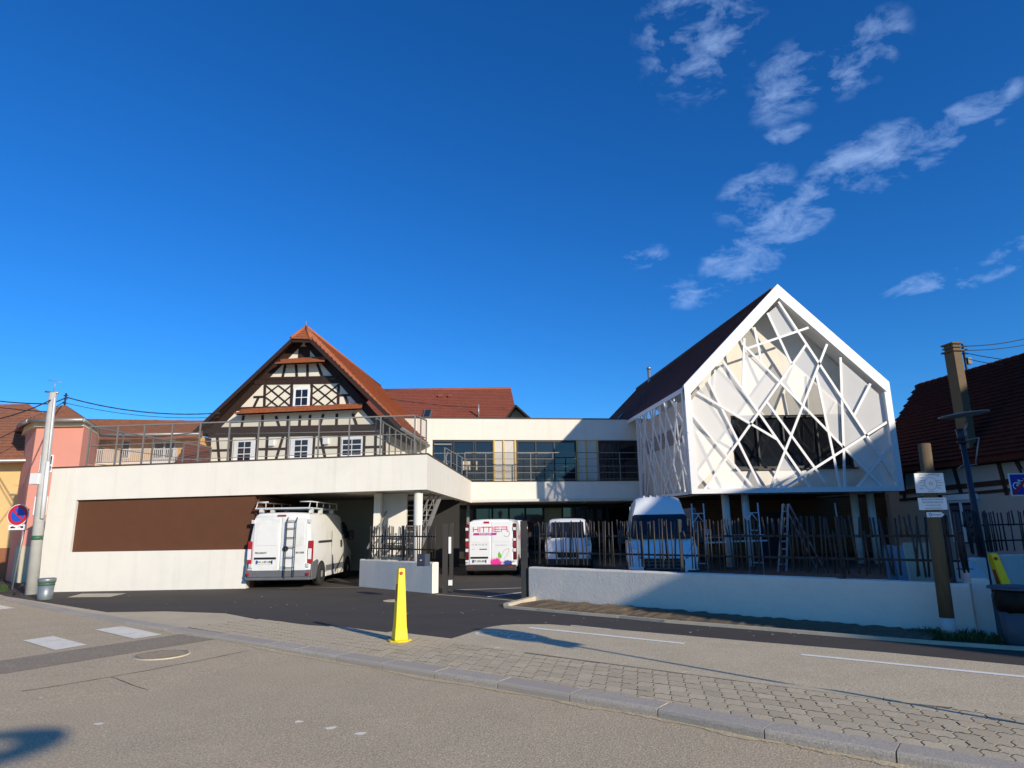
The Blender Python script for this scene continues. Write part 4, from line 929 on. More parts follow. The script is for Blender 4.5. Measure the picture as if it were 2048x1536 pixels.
for dz in (.12, .3, .45): m.tube(mast + V((-.09, 0, dz)), mast + V((.09, 0, dz)), .022, n=6)
m.build('cable_mast', 'wire', PT)
OC = thing('ochre_house', 'ochre yellow house with brown base and hipped roof at the left edge', 'house', (-22, 27, 0))
m = MB(); m.box((-34, 26.0, 1.2), (-19.55, 34, 4.62)); m.build('wall', 'ochre', OC); m = MB(); m.box((-34, 25.95, -.1), (-19.5, 34, 1.2)); m.build('base', 'brown_base', OC)
e0_ = V((-34.5, 25.4, 4.55)); e1_ = V((-18.9, 25.4, 4.55)); q0_ = V((-33, 29.5, 7.6)); q1_ = V((-22.5, 29.5, 7.6))
m = MB(); m.add([e0_, e1_, q1_, q0_, V((-18.9, 34, 4.55)), V((-34.5, 34, 4.55))], [(0, 1, 2, 3), (1, 4, 2), (4, 5, 3, 2), (5, 0, 3), (0, 5, 4, 1)]); m.build('roof', 'tile_brown', OC)
tiled_slope('roof_tiles', e0_ + up02, e1_ + up02, q0_ + up02, q1_ + up02, 20, 70, 'tile_brown', OC, .03)
m = MB(); m.tube(e0_, e1_ + V((0, -.02, 0)), .07, n=8); m.build('gutter', 'galv', OC)
for px in (2,): a = gy(px, 950, 26.0); m = MB(); m.box((a.x - .9, 25.93, 2.5), (a.x, 26.0, 3.7)); m.build('window', 'brown_base', OC)
OW = thing('ochre_wing', 'long ochre wing with white balcony rail behind the terrace', 'house', (-21, 38, 0))
YW = 29.6
a = gy(150, 868, YW); b = gy(403, 868, YW); zE = gy(300, 869, YW - .7).z
m = MB(); m.box((a.x - 2, YW, 0), (b.x, 36, zE)); m.build('wall', 'ochre', OW)
f0, f1 = V((a.x - 3, YW - .7, zE)), V((b.x + .35, YW - .7, zE)); g0 = gy(150, 836, 33); g1 = gy(418, 843, 33); g0.x -= 2
m = MB(); m.hexa([f0 - V((0, 0, .2)), f1 - V((0, 0, .2)), g1 - V((0, 0, .2)), g0 - V((0, 0, .2)), f0, f1, g1, g0]); m.build('roof', 'tile_brown', OW)
tiled_slope('roof_tiles', f0 + up02, f1 + up02, g0 + up02, g1 + up02, 14, 46, 'tile_brown', OW, .035)
m = MB(); m.tube(f0, f1, .07, n=8); m.build('gutter', 'galv', OW)
for (x0, x1, y0, y1, n_) in ((242, 263, 875, 918, 1), (306, 352, 877, 918, 2)):
    p = gy(x0, y1, YW - .03); q = gy(x1, y0, YW - .03); m = MB(); m.box((p.x, YW - .05, p.z), (q.x, YW, q.z)); f = m.build('window', 'white_paint', OW)
    for k in range(n_): w = (q.x - p.x) / n_; m = MB(); m.box((p.x + k * w + .05, YW - .07, p.z + .06), (p.x + (k + 1) * w - .05, YW - .04, q.z - .2)); m.build('pane', 'glass_dark', f)
p = gy(186, 911, YW - .03); m = MB(); m.box((p.x, YW - .25, p.z - .3), (p.x + .45, YW, p.z + .3)); m.build('air_unit', 'bumper', OW)
YR = 28.1; p = gy(173, 924, YR); q = gy(352, 924, YR); zr0 = gy(260, 928, YR).z; zr1 = gy(260, 899, YR).z
m = MB(); m.beam((p.x, YR, zr1), (q.x, YR, zr1), .05, .05); m.beam((p.x, YR, zr0 + .04), (q.x, YR, zr0 + .04), .05, .06); br_ = m.build('balcony_rail', 'white_paint', OW)
n_ = 46
for i in range(n_ + 1): x = p.x + (q.x - p.x) * i / n_; m = MB(); m.box((x - .016, YR - .01, zr0 + .06), (x + .016, YR + .01, zr1 - .02)); m.build('baluster', 'white_paint', br_)
m = MB(); m.box((p.x, YR - .05, zr0 - .3), (q.x, YW, zr0)); m.build('balcony_slab', 'cream_trim', OW)
LR = thing('low_roof', 'low red tiled lean-to roof between the ochre wing and the timbered house', 'roof', (-13.5, 28, 0))
a, b, c, d = gy(345, 940, 26.5), gy(412, 940, 26.5), gy(420, 895, 28.4), gy(372, 882, 28.4); m = MB(); m.hexa([p + t_ for p in (a, b, c, d)] + [a, b, c, d]); m.build('roof', 'tile_red', LR)
tiled_slope('roof_tiles', a + up02, b + up02, d + up02, c + up02, 10, 10, 'tile_red', LR, .03)

# ------------------------------------------------------------------ shaded half-timbered house on the right
RH = thing('shaded_farmhouse', 'shaded half-timbered farmhouse with old tiled roof and chimney on the right', 'house', (18, 26, 0))
RA, RBk = V((18.75, 19.6, 0)), V((17.25, 31.2, 0)); RD = (RBk - RA).normalized(); QP = Pl(tuple(RBk[:2]), tuple(RA[:2]))
QP.n = -QP.n if QP.n.x > 0 else QP.n
ze, zr_ = 4.2, 8.25; hw = 3.05; perp = V((RD.y, -RD.x, 0))
m = MB(); m.pbox(QP, 0.3, QP.L, 0, 4.35, -.3, -.25); m.pbox(QP, .3, QP.L, 0, 4.35, -6.0, -5.7); m.build('wall', 'infill_shaded', RH)
for k in (0.3, QP.L - .3):
    m = MB(); m.prism([QP.P(k, 0, -.25), QP.P(k, 4.3, -.25), QP.P(k, zr_ - .1, -hw), QP.P(k, 4.3, -6), QP.P(k, 0, -6)], QP.t * .25); m.build('end_wall', 'infill', RH)
e0, e1 = QP.P(-.1, ze - .15, .25), QP.P(QP.L + .4, ze - .15, .25); r0, r1 = QP.P(-.1, zr_, -hw), QP.P(QP.L + .4, zr_, -hw); o0, o1 = QP.P(-.1, ze - .15, -2 * hw - .25), QP.P(QP.L + .4, ze - .15, -2 * hw - .25)
m = MB(); m.hexa([p + t_ for p in (e0, e1, r1, r0)] + [e0, e1, r1, r0]); m.hexa([p + t_ for p in (r0, r1, o1, o0)] + [r0, r1, o1, o0]); m.build('roof', 'tile_dark', RH)
tiled_slope('roof_tiles', e0 + up02, e1 + up02, r0 + up02, r1 + up02, 24, 46, 'tile_dark', RH, .05, lap=.035)
m = MB()
for i in range(30): a = r0.lerp(r1, i / 30); b = r0.lerp(r1, (i + 1.08) / 30); m.tube(a + V((0, 0, .03)), b + V((0, 0, .06)), .1, .12, n=7)
m.build('ridge_tiles', 'tile_dark', RH)
def rq(x, y): return QP.uv(x, y)
def rt(nm, a, b, w=.16): m = MB(); m.pbar(QP, rq(*a), rq(*b), w, -.3, -.22 + .01); return m.build(nm, 'timber', RH)
for a, b in (((1897, 935), (1913, 990)), ((1983, 915), (2003, 990)), ((2016, 912), (2036, 950)), ((1840, 935), (1846, 990)), ((1797, 940), (1800, 1000))): rt('post', a, b)
rt('rail', (1790, 985), (2060, 958), .2); rt('rail', (1790, 1000), (2060, 975), .12); rt('wall_plate', (1790, 942), (2060, 910), .3)
a = rq(1893, 1045); b = rq(1938, 1000); m = MB(); m.pbox(QP, a[0], b[0], a[1] - .8, b[1], -.25, -.18); f = m.build('window', 'white_paint', RH)
for c_ in range(2):
    w = (b[0] - a[0]) / 2; m = MB(); m.pbox(QP, a[0] + c_ * w + .08, a[0] + (c_ + 1) * w - .08, a[1] - .75, b[1] - .08, -.19, -.175); m.build('pane', 'glass_blue', f)
    for k in range(5): z = a[1] - .7 + k * .3; m = MB(); m.pbox(QP, a[0] + c_ * w + .1, a[0] + (c_ + 1) * w - .1, z, z + .16, -.18, -.165); m.build('blind_slat', 'bin_blue', f)
m = MB(); a2 = rq(1885, 998); b2 = rq(1940, 985); m.pbox(QP, a2[0] - .1, b2[0] + .1, b[1] + .02, b[1] + .25, -.25, -.1); m.build('shutter_box', 'white_paint', RH)
chb = gy(1921, 800, 25.6); cw = .34
cdir = QP.t; cper = QP.n
def cbox(m, c, a, b, z0, z1): 
    x = cdir * a; y = cper * b; z = V((0, 0, 1)); c = V((c.x, c.y, 0)); m.hexa([c - x - y + z * z0, c + x - y + z * z0, c + x + y + z * z0, c - x + y + z * z0, c - x - y + z * z1, c + x - y + z * z1, c + x + y + z * z1, c - x + y + z * z1])
ctop = gy(1907, 705, chb.y).z
m = MB(); cbox(m, chb, .25, .17, 4.5, ctop); ch = m.build('chimney', 'chimney', RH)
m = MB(); cbox(m, chb, .33, .25, ctop, ctop + .06); cbox(m, chb, .23, .15, ctop + .061, ctop + .16); cbox(m, chb, .29, .21, ctop + .161, ctop + .21); cbox(m, chb, .24, .16, ctop + .211, ctop + .30); cbox(m, chb, .31, .23, ctop + .301, ctop + .36); m.build('chimney_cap', 'chimney', ch)
mb = gy(1936, 750, 28.5); m = MB(); m.tube((mb.x, mb.y, mb.z - 1.2), (mb.x - .03, mb.y, mb.z + 1.45), .05, n=8); z = V((0, 0, 1))
for dz in (1.0, 1.2, 1.35): m.tube(V((mb.x - .16, mb.y, mb.z + dz)), V((mb.x + .16, mb.y, mb.z + dz)), .03, n=6)
m.build('cable_mast', 'wire', RH); m = MB(); m.box((mb.x + .05, mb.y - .1, mb.z + .5), (mb.x + .22, mb.y + .08, mb.z + .8)); m.build('junction_box', 'frame_dark', RH)
mt_ = V((mb.x, mb.y, mb.z + 1.35))
def cable(name, label, a, b, sag, r=.016, n=14):
    a = V(a); b = V(b); pts = [a.lerp(b, i / n) - V((0, 0, 4 * sag * (i / n) * (1 - i / n))) for i in range(n + 1)]; m = MB(); m.path(pts, r, 5); o = m.build(name, 'wire'); return tag(o, label, 'cable')
cable('overhead_cable', 'topmost black cable running right from the chimney mast', mt_, gy(2075, 670, 36), .15, .022); cable('overhead_cable', 'second black cable running right from the chimney mast', mt_ - V((0, 0, .2)), gy(2075, 684, 36), .12, .02)
cable('overhead_cable', 'upper cable sloping from the chimney mast down to the farmhouse roof', mt_ - V((0, 0, .3)), gy(2040, 722, 26), .05); cable('overhead_cable', 'lower cable sloping from the chimney mast down to the farmhouse roof', mt_ - V((0, 0, .55)), gy(2008, 730, 26), .05)

# ------------------------------------------------------------------ houses across the street, out of frame on the right: they cast the long evening shadow
hh = V((-math.sin(SUN_AZ), math.cos(SUN_AZ), 0)); hp_ = V((math.cos(SUN_AZ), math.sin(SUN_AZ), 0))
def nb(u, h, z=0.0): return hp_ * u + hh * h + V((0, 0, z))
def neighbour(label, u0, u1, h0, h1, zeav, ru0, ru1, zrid_, group='neighbouring houses'):
    t = thing('neighbour_house', label, 'house', nb((u0 + u1) / 2, (h0 + h1) / 2), group)
    m = MB(); m.prism([nb(u0 + .25, h0 + .3), nb(u1 - .25, h0 + .3), nb(u1 - .25, h1 - .3), nb(u0 + .25, h1 - .3)], (0, 0, zeav - .05)); w = m.build('wall', 'house_far', t)
    hm = (h0 + h1) / 2; c = [nb(u0, h0, zeav), nb(u1, h0, zeav), nb(u1, h1, zeav), nb(u0, h1, zeav), nb(ru0, hm, zrid_), nb(ru1, hm, zrid_)]
    m = MB(); m.add(c, [(0, 1, 5, 4), (1, 2, 5), (2, 3, 4, 5), (3, 0, 4), (3, 2, 1, 0)]); m.build('roof', 'tile_old', t)
    k = max(2, int((u1 - u0) / 2.6))
    for i in range(k):
        for z in (1.0, 4.0):
            x = u0 + (u1 - u0) * (i + .5) / k; m = MB(); m.prism([nb(x - .5, h1 - .33, z), nb(x + .5, h1 - .33, z), nb(x + .5, h1 - .26, z), nb(x - .5, h1 - .26, z)], (0, 0, 1.4)); m.build('window', 'glass_dark', t)
TE = math.tan(SUN_EL)
neighbour('tall hipped neighbouring house outside the frame on the right', 11.0, 31, -18, -10, 3.25 + TE * 10, 18.3, 26.9, 8.08 + TE * 14)
neighbour('second taller neighbouring house outside the frame on the far right', 25.0, 40, -30, -20, 7.1 + TE * 20, 32, 34, 10.3 + TE * 25)
# ------------------------------------------------------------------ low walls, picket fences, gate
def low_wall(label, A, B, h, t=.24, mtl='plaster_rough'):
    A = V(A); B = V(B); d = (B - A).normalized(); n = V((d.y, -d.x, 0)); n = n if n.dot(-A) > 0 else -n
    w = thing('low_wall', label, 'wall', A); k = max(2, int((B - A).length / .4)); m = MB()
    prof = [(0, -.1), (0, h - .035), (-.012, h - .01), (-.04, h), (-t + .04, h), (-t + .012, h - .01), (-t, h - .035), (-t, -.1)]; c = len(prof)
    for i in range(k + 1):
        p = A.lerp(B, i / k)
        for o, z in prof: m.v.append(p + n * (o + random.uniform(-.004, .004)) + V((0, 0, z + (random.uniform(-.004, .004) if z > .1 else 0))))
    for i in range(k):
        for j in range(c): m.f.append((i * c + j, i * c + (j + 1) % c, (i + 1) * c + (j + 1) % c, (i + 1) * c + j)); m.sm.append(False)
    m.f += [tuple(range(c)), tuple(range((k + 1) * c - 1, k * c - 1, -1))]; m.sm += [False, False]
    m.build('wall', mtl, w); return w
def fence(label, A, B, zb_, zt_, n, tilt=.05, short=.3, posts=(), seed=1, mtl='fence_metal'):
    rnd = random.Random(seed); A = V(A); B = V(B); d = (B - A).normalized(); L = (B - A).length; nn = V((d.y, -d.x, 0)); nn = nn if nn.dot(-A) > 0 else -nn
    f = thing('picket_fence', label, 'fence', A); h = zt_ - zb_
    z1, z2 = zb_ + h * .27, zb_ + h * .66
    for z in (z1, z2): m = MB(); m.beam(A + V((0, 0, z)), B + V((0, 0, z)), .022, .04); m.build('rail', 'fence_dark', f)
    for i in range(n):
        s = L * (i + .5 + rnd.uniform(-.42, .42)) / n; tl = rnd.gauss(0, tilt); side = 1 if rnd.random() < .75 else -1
        lo = zb_ + (0 if rnd.random() > short else h * .62) + rnd.uniform(0, .03); hi = zt_ + rnd.uniform(-.05, .02)
        if rnd.random() < .08: hi = z2 + .1
        c = A + d * s + nn * (.028 * side); a = c + V((0, 0, lo)) - d * tl * (zt_ - lo) * .5; b = c + V((0, 0, hi)) + d * tl * h * .5
        m = MB(); m.tube(a, b, rnd.uniform(.013, .019), n=6); m.build('picket', mtl, f)
    for s in posts:
        c = A + d * (L * s); m = MB(); m.box((c.x - .03, c.y - .03, zb_ - .07), (c.x + .03, c.y + .03, zt_)); m.build('post', 'fence_dark', f)
        m = MB(); m.box((c.x - .11, c.y - .08, zb_ - .075), (c.x + .11, c.y + .08, zb_ - .06)); m.build('base_plate', 'fence_dark', f)
    return f
LWA, LWB = gz(718, 1173), gz(864, 1187); RWA, RWB = V((.345, 16.5, 0)), V((7.2, 10.7, 0))
low_wall('short grey plastered wall between the garage and the gate', LWA, LWB, .82)
low_wall('long low plastered wall right of the gate, half in shadow', RWA, RWB, .785)
W2A, W2B, W2C = V((10.35, 15.5, 0)), V((12.4, 17.1, 0)), V((16.5, 17.9, 0))
low_wall('white wall running back from the wooden post to the farmhouse yard', RWB + V((.12, .12, 0)), W2A, .86, mtl='render_white')
low_wall('white garden wall under the dark fence behind the black bag bin', W2A + V((.1, .05, 0)), W2B, .86, mtl='render_white')
low_wall('white garden wall piece at the right edge of the frame', W2B + V((.1, .05, 0)), W2C, .87, mtl='render_white')
d = (LWB - LWA).normalized(); bk_ = V((.12, .12, 0))
fence('dark picket fence on the short wall beside the garage', LWA + d * .35 + V((.1, .1, 0)), LWB + V((.1, .1, 0)), .9, 1.83, 36, .03, .1, (0.0, .52), 3)
fence('long brown picket fence with leaning bars on the wall right of the gate', RWA + bk_, RWB + bk_ - (RWB - RWA).normalized() * .1, .85, 1.87, 118, .034, .25, (.45, .80, .985), 5)
fence('dense dark picket fence returning from the wooden post to the yard', RWB + V((.1, .15, 0)), W2A + V((.05, .05, 0)), .93, 1.9, 80, .03, .05, (.4, .95), 8, 'fence_dark')
fence('dark picket fence above the white garden wall behind the lamp post', W2A + V((.05, .12, 0)), W2B + V((.05, .12, 0)), .95, 1.98, 30, .03, .1, (.5,), 9, 'fence_dark')
fence('dark picket fence on the wall at the right edge of the frame', W2B + V((.05, .12, 0)), W2C + V((0, .12, 0)), .95, 1.98, 34, .03, .1, (.3,), 10, 'fence_dark')
GT = thing('sliding_gate_post', 'dark steel gate post with white lock plates left of the yard entrance', 'gate post', tuple(gz(874, 1188)))
c = gz(874, 1188) + V((.20, .22, 0))
m = MB(); m.box((c.x - .08, c.y - .05, 0), (c.x + .06, c.y + .07, 1.86)); m.build('post', 'fence_metal', GT)
m = MB(); m.box((c.x + .1, c.y + .08, .02), (c.x + .2, c.y + .2, 1.88)); m.build('post', 'fence_metal', GT)
m = MB(); m.box((c.x + .085, c.y - .02, 1.05), (c.x + .15, c.y + .078, 1.5)); m.build('lock_plate', 'sign_white', GT); m = MB(); m.box((c.x + .085, c.y - .02, .2), (c.x + .19, c.y + .078, .34)); m.build('roller_plate', 'sign_white', GT)
c = gz(1050, 1200) ; GR = thing('gate_post', 'black steel gate end post beside the long low wall', 'gate post', tuple(c))
m = MB(); m.box((c.x - .085, c.y + .0, 0), (c.x + .085, c.y + .14, 1.9)); m.build('post', 'fence_dark', GR)
for z in (.95, 1.25): m = MB(); m.box((c.x - .06, c.y - .012, z), (c.x + .06, c.y + .0, z + .22)); m.build('control_panel', 'black_plastic', GR)
lb = gz(842, 1133, .83) + V((.06, .12, 0)); o = MB(); o.box((lb.x - .18, lb.y - .02, .83), (lb.x + .02, lb.y + .2, 1.12)); LBX = thing('letter_box', 'small dark blue box standing on the short grey wall', 'box', (lb.x, lb.y, .83)); o.build('body', 'navy', LBX, bevel=.01)
o = MB(); o.box((lb.x + .02, lb.y, .83), (lb.x + .12, lb.y + .2, 1.12)); o.build('side', 'bin_blue', LBX); o = MB(); o.box((lb.x - .1, lb.y - .024, .97), (lb.x - .06, lb.y - .02, .985)); o.build('label_plate', 'sign_white', LBX)
# soil strip and edging at the foot of the long wall
so_a, so_b = gz(1012, 1214), gz(1068, 1201)
m = MB(); dd = (so_b - so_a).normalized(); m.beam(so_a + V((0, 0, .03)), so_b + V((0, 0, .05)), .13, .1); ke = m.build('concrete_edging', 'edging'); tag(ke, 'pale concrete edging stone at the corner of the soil strip', 'edging')
ed_px = [(1010, 1216), (1080, 1222), (1160, 1229.5), (1240, 1236), (1330, 1245), (1420, 1252), (1520, 1260), (1640, 1270), (1760, 1280), (1860, 1288), (2060, 1302)]
ep = [gz(x, y) for x, y in ed_px]
EG = thing('border_edging', 'thin pale kerb edging along the soil strip in front of the long wall', 'edging', ep[0])
for a, b in zip(ep, ep[1:]): m = MB(); m.beam(a + V((0, 0, .0)), b + V((0, 0, .0)), .06, .1); m.build('edging_stone', 'edging', EG)
m = MB(); n_ = 90; rows = 5; rn = random.Random(4)
def at_poly(P, t):
    k = t * (len(P) - 1); i = min(int(k), len(P) - 2); return P[i].lerp(P[i + 1], k - i)
wl_ = [RWA.lerp(RWB, i / 8) for i in range(9)]
for i in range(n_ + 1):
    a = at_poly(ep[:10], i / n_); b = RWA + (RWB - RWA) * max(0, min(1, (a - RWA).dot((RWB - RWA).normalized()) / (RWB - RWA).length)); b = b - V((.02, .02, 0))
    for j in range(rows + 1): p = a.lerp(b, j / rows); p.z = .01 + (.06 * math.sin(math.pi * min(1, j / rows * .75)) + rn.uniform(-.02, .025)) * (1 if 0 < j else .4) * (.9 if i < 45 else .7); m.v.append(p)
for i in range(n_):
    for j in range(rows): k = i * (rows + 1) + j; m.f.append((k, k + 1, k + rows + 2, k + rows + 1)); m.sm.append(False)
so_ = m.build('soil_strip', 'soil'); so_['kind'] = 'structure'
m = MB()
for i in range(70):
    t = rn.uniform(.02, .55); a = at_poly(ep[:10], t); c = a + V((rn.uniform(-.03, .1), rn.uniform(-.05, .28), .04)); r_ = rn.uniform(.012, .035)
    k = [V((rn.uniform(-1, 1), rn.uniform(-1, 1), rn.uniform(-.4, .8))) * r_ for _ in range(4)]; m.add([c + q for q in k], [(0, 1, 2), (0, 2, 3), (0, 3, 1), (1, 3, 2)])
m.build('soil_clods', 'soil', so_, kind='stuff')

# ------------------------------------------------------------------ vans
def ring(zb_, zt_, wb, wt, belt, r, crown=.02):
    mid = belt + (zt_ - r - belt) * .5; hp = [(0, zb_), (wb * .92, zb_), (wb, zb_ + min(.12, (zt_ - zb_) * .2)), (wb, belt), (wb * .55 + wt * .45, mid), (wt, zt_ - r), (wt - r * .29, zt_ - r * .29), (wt - r, zt_), (wt * .4, zt_ + crown), (0, zt_ + crown * 1.1)]
    return hp + [(-x, z) for x, z in reversed(hp[1:-1])]
def body(stations, parent, material, name='body'):
    m = MB(); k = None
    for st in stations:
        y = st[0]; rg = ring(*st[1:]); k = len(rg); m.v += [V((x, y, z)) for x, z in rg]
    for i in range(len(stations) - 1):
        for j in range(k): m.f.append((i * k + j, i * k + (j + 1) % k, (i + 1) * k + (j + 1) % k, (i + 1) * k + j)); m.sm.append(True)
    m.f += [tuple(range(k)), tuple(range(len(stations) * k - 1, (len(stations) - 1) * k - 1, -1))]; m.sm += [False, False]
    o = m.build(name, material, parent); o.data.set_sharp_from_angle(angle=rad(38)); return o
def wheel(parent, x, y, r=.335, side=1, w=.22):
    x += side * .035
    m = MB(); m.lathe((x - side * w, y, r), [(r * .6, 0), (r * .93, 0), (r, .04 * side), (r, (w - .04) * side), (r * .93, w * side), (r * .62, w * side)], 28, 'X'); t = m.build('tyre', 'tyre', parent)
    m = MB(); m.lathe((x - side * .03, y, r), [(r * .63, 0), (r * .6, .022 * side), (r * .5, .004 * side), (r * .3, .03 * side), (.05, .034 * side)], 20, 'X'); rm = m.build('rim', 'rim', t)
    for i in range(6): a = i * 1.0472; c = V((x + side * .0, y + r * .42 * math.cos(a), r + r * .42 * math.sin(a))); m = MB(); m.tube(c, c + V((side * .012, 0, 0)), .03, n=6); m.build('rim_hole', 'black_plastic', rm)
def arch(parent, x, y, r, side): 
    m = MB(); n = 14; pts = [V((x, y + r * math.cos(math.pi * i / n), .33 + r * math.sin(math.pi * i / n))) for i in range(n + 1)]; pts = [V((x, y + r, .18))] + pts + [V((x, y - r, .18))]
    m.prism(pts, (side * .006, 0, 0)); m.build('wheel_arch', 'black_plastic', parent)
def bx(parent, nm, mtl, a, b, bevel=0.0):
    m = MB(); m.box([min(p, q) for p, q in zip(a, b)], [max(p, q) for p, q in zip(a, b)]); return m.build(nm, mtl, parent, bevel)
def rear_text(nm, txt, size, x, z, y, mtl, parent, **k): return text_on(nm, txt, size, (x, y, z), (1, 0, 0), (0, 0, 1), mtl, parent, **k)

def boxer():
    t = thing('delivery_van', 'grubby white van with roof rack and rear ladder parked half in the garage', 'van', (-7.27, 20.62, 0), rz=rad(-1.5))
    W = 1.0
    b = body([(0, .3, 2.2, W - .05, .83, 1.1, .12), (.02, .26, 2.24, W - .01, .85, 1.1, .14), (.1, .25, 2.27, W, .865, 1.1, .15), (3.1, .25, 2.29, W, .865, 1.1, .15), (3.55, .25, 2.22, W, .84, 1.1, .17), (3.85, .25, 2.03, W, .80, 1.08, .16), (4.35, .25, 1.45, W - .03, .78, 1.02, .14), (4.8, .25, 1.12, W - .08, .76, .85, .12), (4.98, .28, .85, W - .18, .7, .6, .1)], t, 'van_white')
    # rear doors
    for x0, x1 in ((-.86, -.012), (.012, .86)):
        d = bx(t, 'rear_door', 'van_white', (x0, -.022, .44), (x1, .03, 2.12), .03)
        bx(d, 'door_panel', 'van_white', (x0 + .1 if x0 < 0 else x0 + .06, -.03, 1.28), (x1 - .06 if x0 < 0 else x1 - .1, -.02, 2.0), .02)
    for s in (-1, 1):
        for z in (.62, 1.95): bx(t, 'hinge', 'steel_white', (s * .84, -.05, z), (s * .94, 0, z + .12), .01)
    # lamps
    for s in (-1, 1):
        l = bx(t, 'tail_lamp', 'lamp_red', (s * .87, -.035, .72), (s * 1.015, .12, 1.42), .025); bx(l, 'lens', 'lamp_clear', (s * .885, -.043, .86), (s * 1.0, -.03, 1.18), .01)
    bx(t, 'stop_lamp', 'lamp_red', (-.12, -.035, 2.17), (.14, .02, 2.215))
    # number plate with its recess
    rec = bx(t, 'plate_recess', 'black_plastic', (-.78, -.04, .87), (-.1, -.02, .93)); p = bx(t, 'number_plate', 'plate', (-.71, -.043, .735), (-.19, -.032, .84)); bx(p, 'plate_band', 'plate_blue', (-.71, -.046, .735), (-.665, -.044, .84)); bx(p, 'plate_band', 'plate_blue', (-.235, -.046, .735), (-.19, -.044, .84))
    rear_text('plate_text', 'AV-149-VM', .095, -.45, .787, -.0465, 'plate_black', p, bold=.002)
    rear_text('maker_name', 'PEUGEOT', .075, -.58, 1.06, -.0335, 'ink_dark', t, space=1.15, bold=.002); rear_text('model_name', 'BOXER', .075, .64, 1.06, -.0335, 'ink_dark', t, space=1.15, bold=.002)
    m = MB(); m.lathe((.185, -.03, 1.18), [(.085, 0), (.085, -.03), (.06, -.05)], 20, 'Y'); m.build('door_handle', 'black_plastic', t)
    bx(t, 'sticker', 'ink_line', (.05, -.034, .57), (.22, -.03, .66))
    # bumper and side cladding
    bx(t, 'bumper_step', 'bumper', (-1.0, -.1, .25), (1.0, .1, .33), .02); bx(t, 'bumper', 'bumper', (-.99, -.03, .33), (.99, .1, .55), .02)
    for s in (-1, 1):
        m = MB(); m.prism([(s * 1.0, -.04, .25), (s * 1.0, .42, .25), (s * 1.0, .62, .78), (s * 1.0, .5, .84), (s * 1.0, -.02, .76)], (s * .035, 0, 0)); m.build('corner_bumper', 'bumper', t, bevel=.015)
        bx(t, 'reflector', 'lamp_red', (s * .9, -.105, .40), (s * .97, -.03, .47))
        arch(t, s * 1.0, .98, .44, s); arch(t, s * .995, 4.0, .44, s); wheel(t, s * 1.0, .98, .36, s); wheel(t, s * .99, 4.0, .36, s)
        bx(t, 'side_moulding', 'bumper', (s * .998, 1.45, .42), (s * 1.02, 3.55, .6), .01); bx(t, 'door_rail', 'black_plastic' if s < 0 else 'bumper_dark', (s * .998, .65, 1.34), (s * 1.016, 2.0, 1.40))
        bx(t, 'sill', 'van_white', (s * .94, 1.46, .24), (s * 1.015, 3.55, .36), .02)
        for y in (2.02, 3.3): bx(t, 'panel_gap', 'bumper_dark', (s * .996, y, .45), (s * 1.004, y + .014, 1.7))
        bx(t, 'side_handle', 'black_plastic', (s * .998, 3.06, 1.12), (s * 1.025, 3.16, 1.38), .008)
        m = MB(); m.prism([(s * .985, 3.36, 1.42), (s * .985, 4.2, 1.42), (s * .92, 3.92, 1.85), (s * .895, 3.66, 2.0), (s * .90, 3.4, 2.0)], (s * .03, 0, 0)); m.build('side_window', 'glass_dark', t)
    m = MB(); m.add([(-.74, 4.38, 1.47), (.74, 4.38, 1.47), (.72, 3.74, 2.14), (-.72, 3.74, 2.14)], [(0, 1, 2, 3)]); m.build('windscreen', 'glass_dark', t)
    # roof rack
    rk = bx(t, 'roof_rack', 'steel_white', (-.86, -.02, 2.40), (.86, .03, 2.44))
    for s in (-1, 1):
        for k, z in enumerate((2.42, 2.62)): m = MB(); m.tube((s * .84, .0 if k == 0 else .12, z), (s * .84, 3.0, z), .02, n=6); m.build('rack_rail', 'steel_white', rk)
        for y in (.12, .75, 1.4, 2.1, 2.9): m = MB(); m.tube((s * .84, y if y > .2 else 0, 2.42), (s * .84, y, 2.62), .016, n=6); m.build('rack_upright', 'steel_white', rk)
        for y in (.3, 1.2, 2.4): bx(rk, 'rack_foot', 'steel_white', (s * .74, y, 2.26), (s * .86, y + .12, 2.42))
    for y in (.3, .9, 1.5, 2.1, 2.9): bx(rk, 'rack_bar', 'galv', (-.84, y, 2.41), (.84, y + .04, 2.44))
    m = MB(); m.tube((-.84, .12, 2.62), (-.5, .12, 2.62), .018, n=6); m.tube((.5, .12, 2.62), (.84, .12, 2.62), .018, n=6); m.build('rack_end', 'steel_white', rk)
    # ladder on the right-hand door
    ld = bx(t, 'rear_ladder', 'bumper_dark', (.2, -.13, .30), (.225, -.10, 2.02))
    for a, b_ in (((.5, -.115, .36), (.5, -.115, 1.98)), ((.5, -.115, 1.98), (.5, -.02, 2.13)), ((.212, -.115, 2.0), (.212, -.02, 2.13)), ((.21, -.115, .34), (.26, -.05, .28)), ((.5, -.115, .36), (.45, -.05, .28)), ((.26, -.05, .28), (.45, -.05, .28))): m = MB(); m.tube(a, b_, .015, n=6); m.build('ladder_rail', 'bumper_dark', ld)
    for z in (.62, .93, 1.23, 1.52, 1.80, 2.02): m = MB(); m.tube((.21, -.115, z), (.5, -.115, z), .013, n=6); m.build('ladder_rung', 'bumper_dark', ld)
    for s in (-1, 1): bx(t, 'mirror', 'black_plastic', (s * 1.0, 3.95, 1.35), (s * 1.2, 4.1, 1.7), .04)
    return t
boxer()

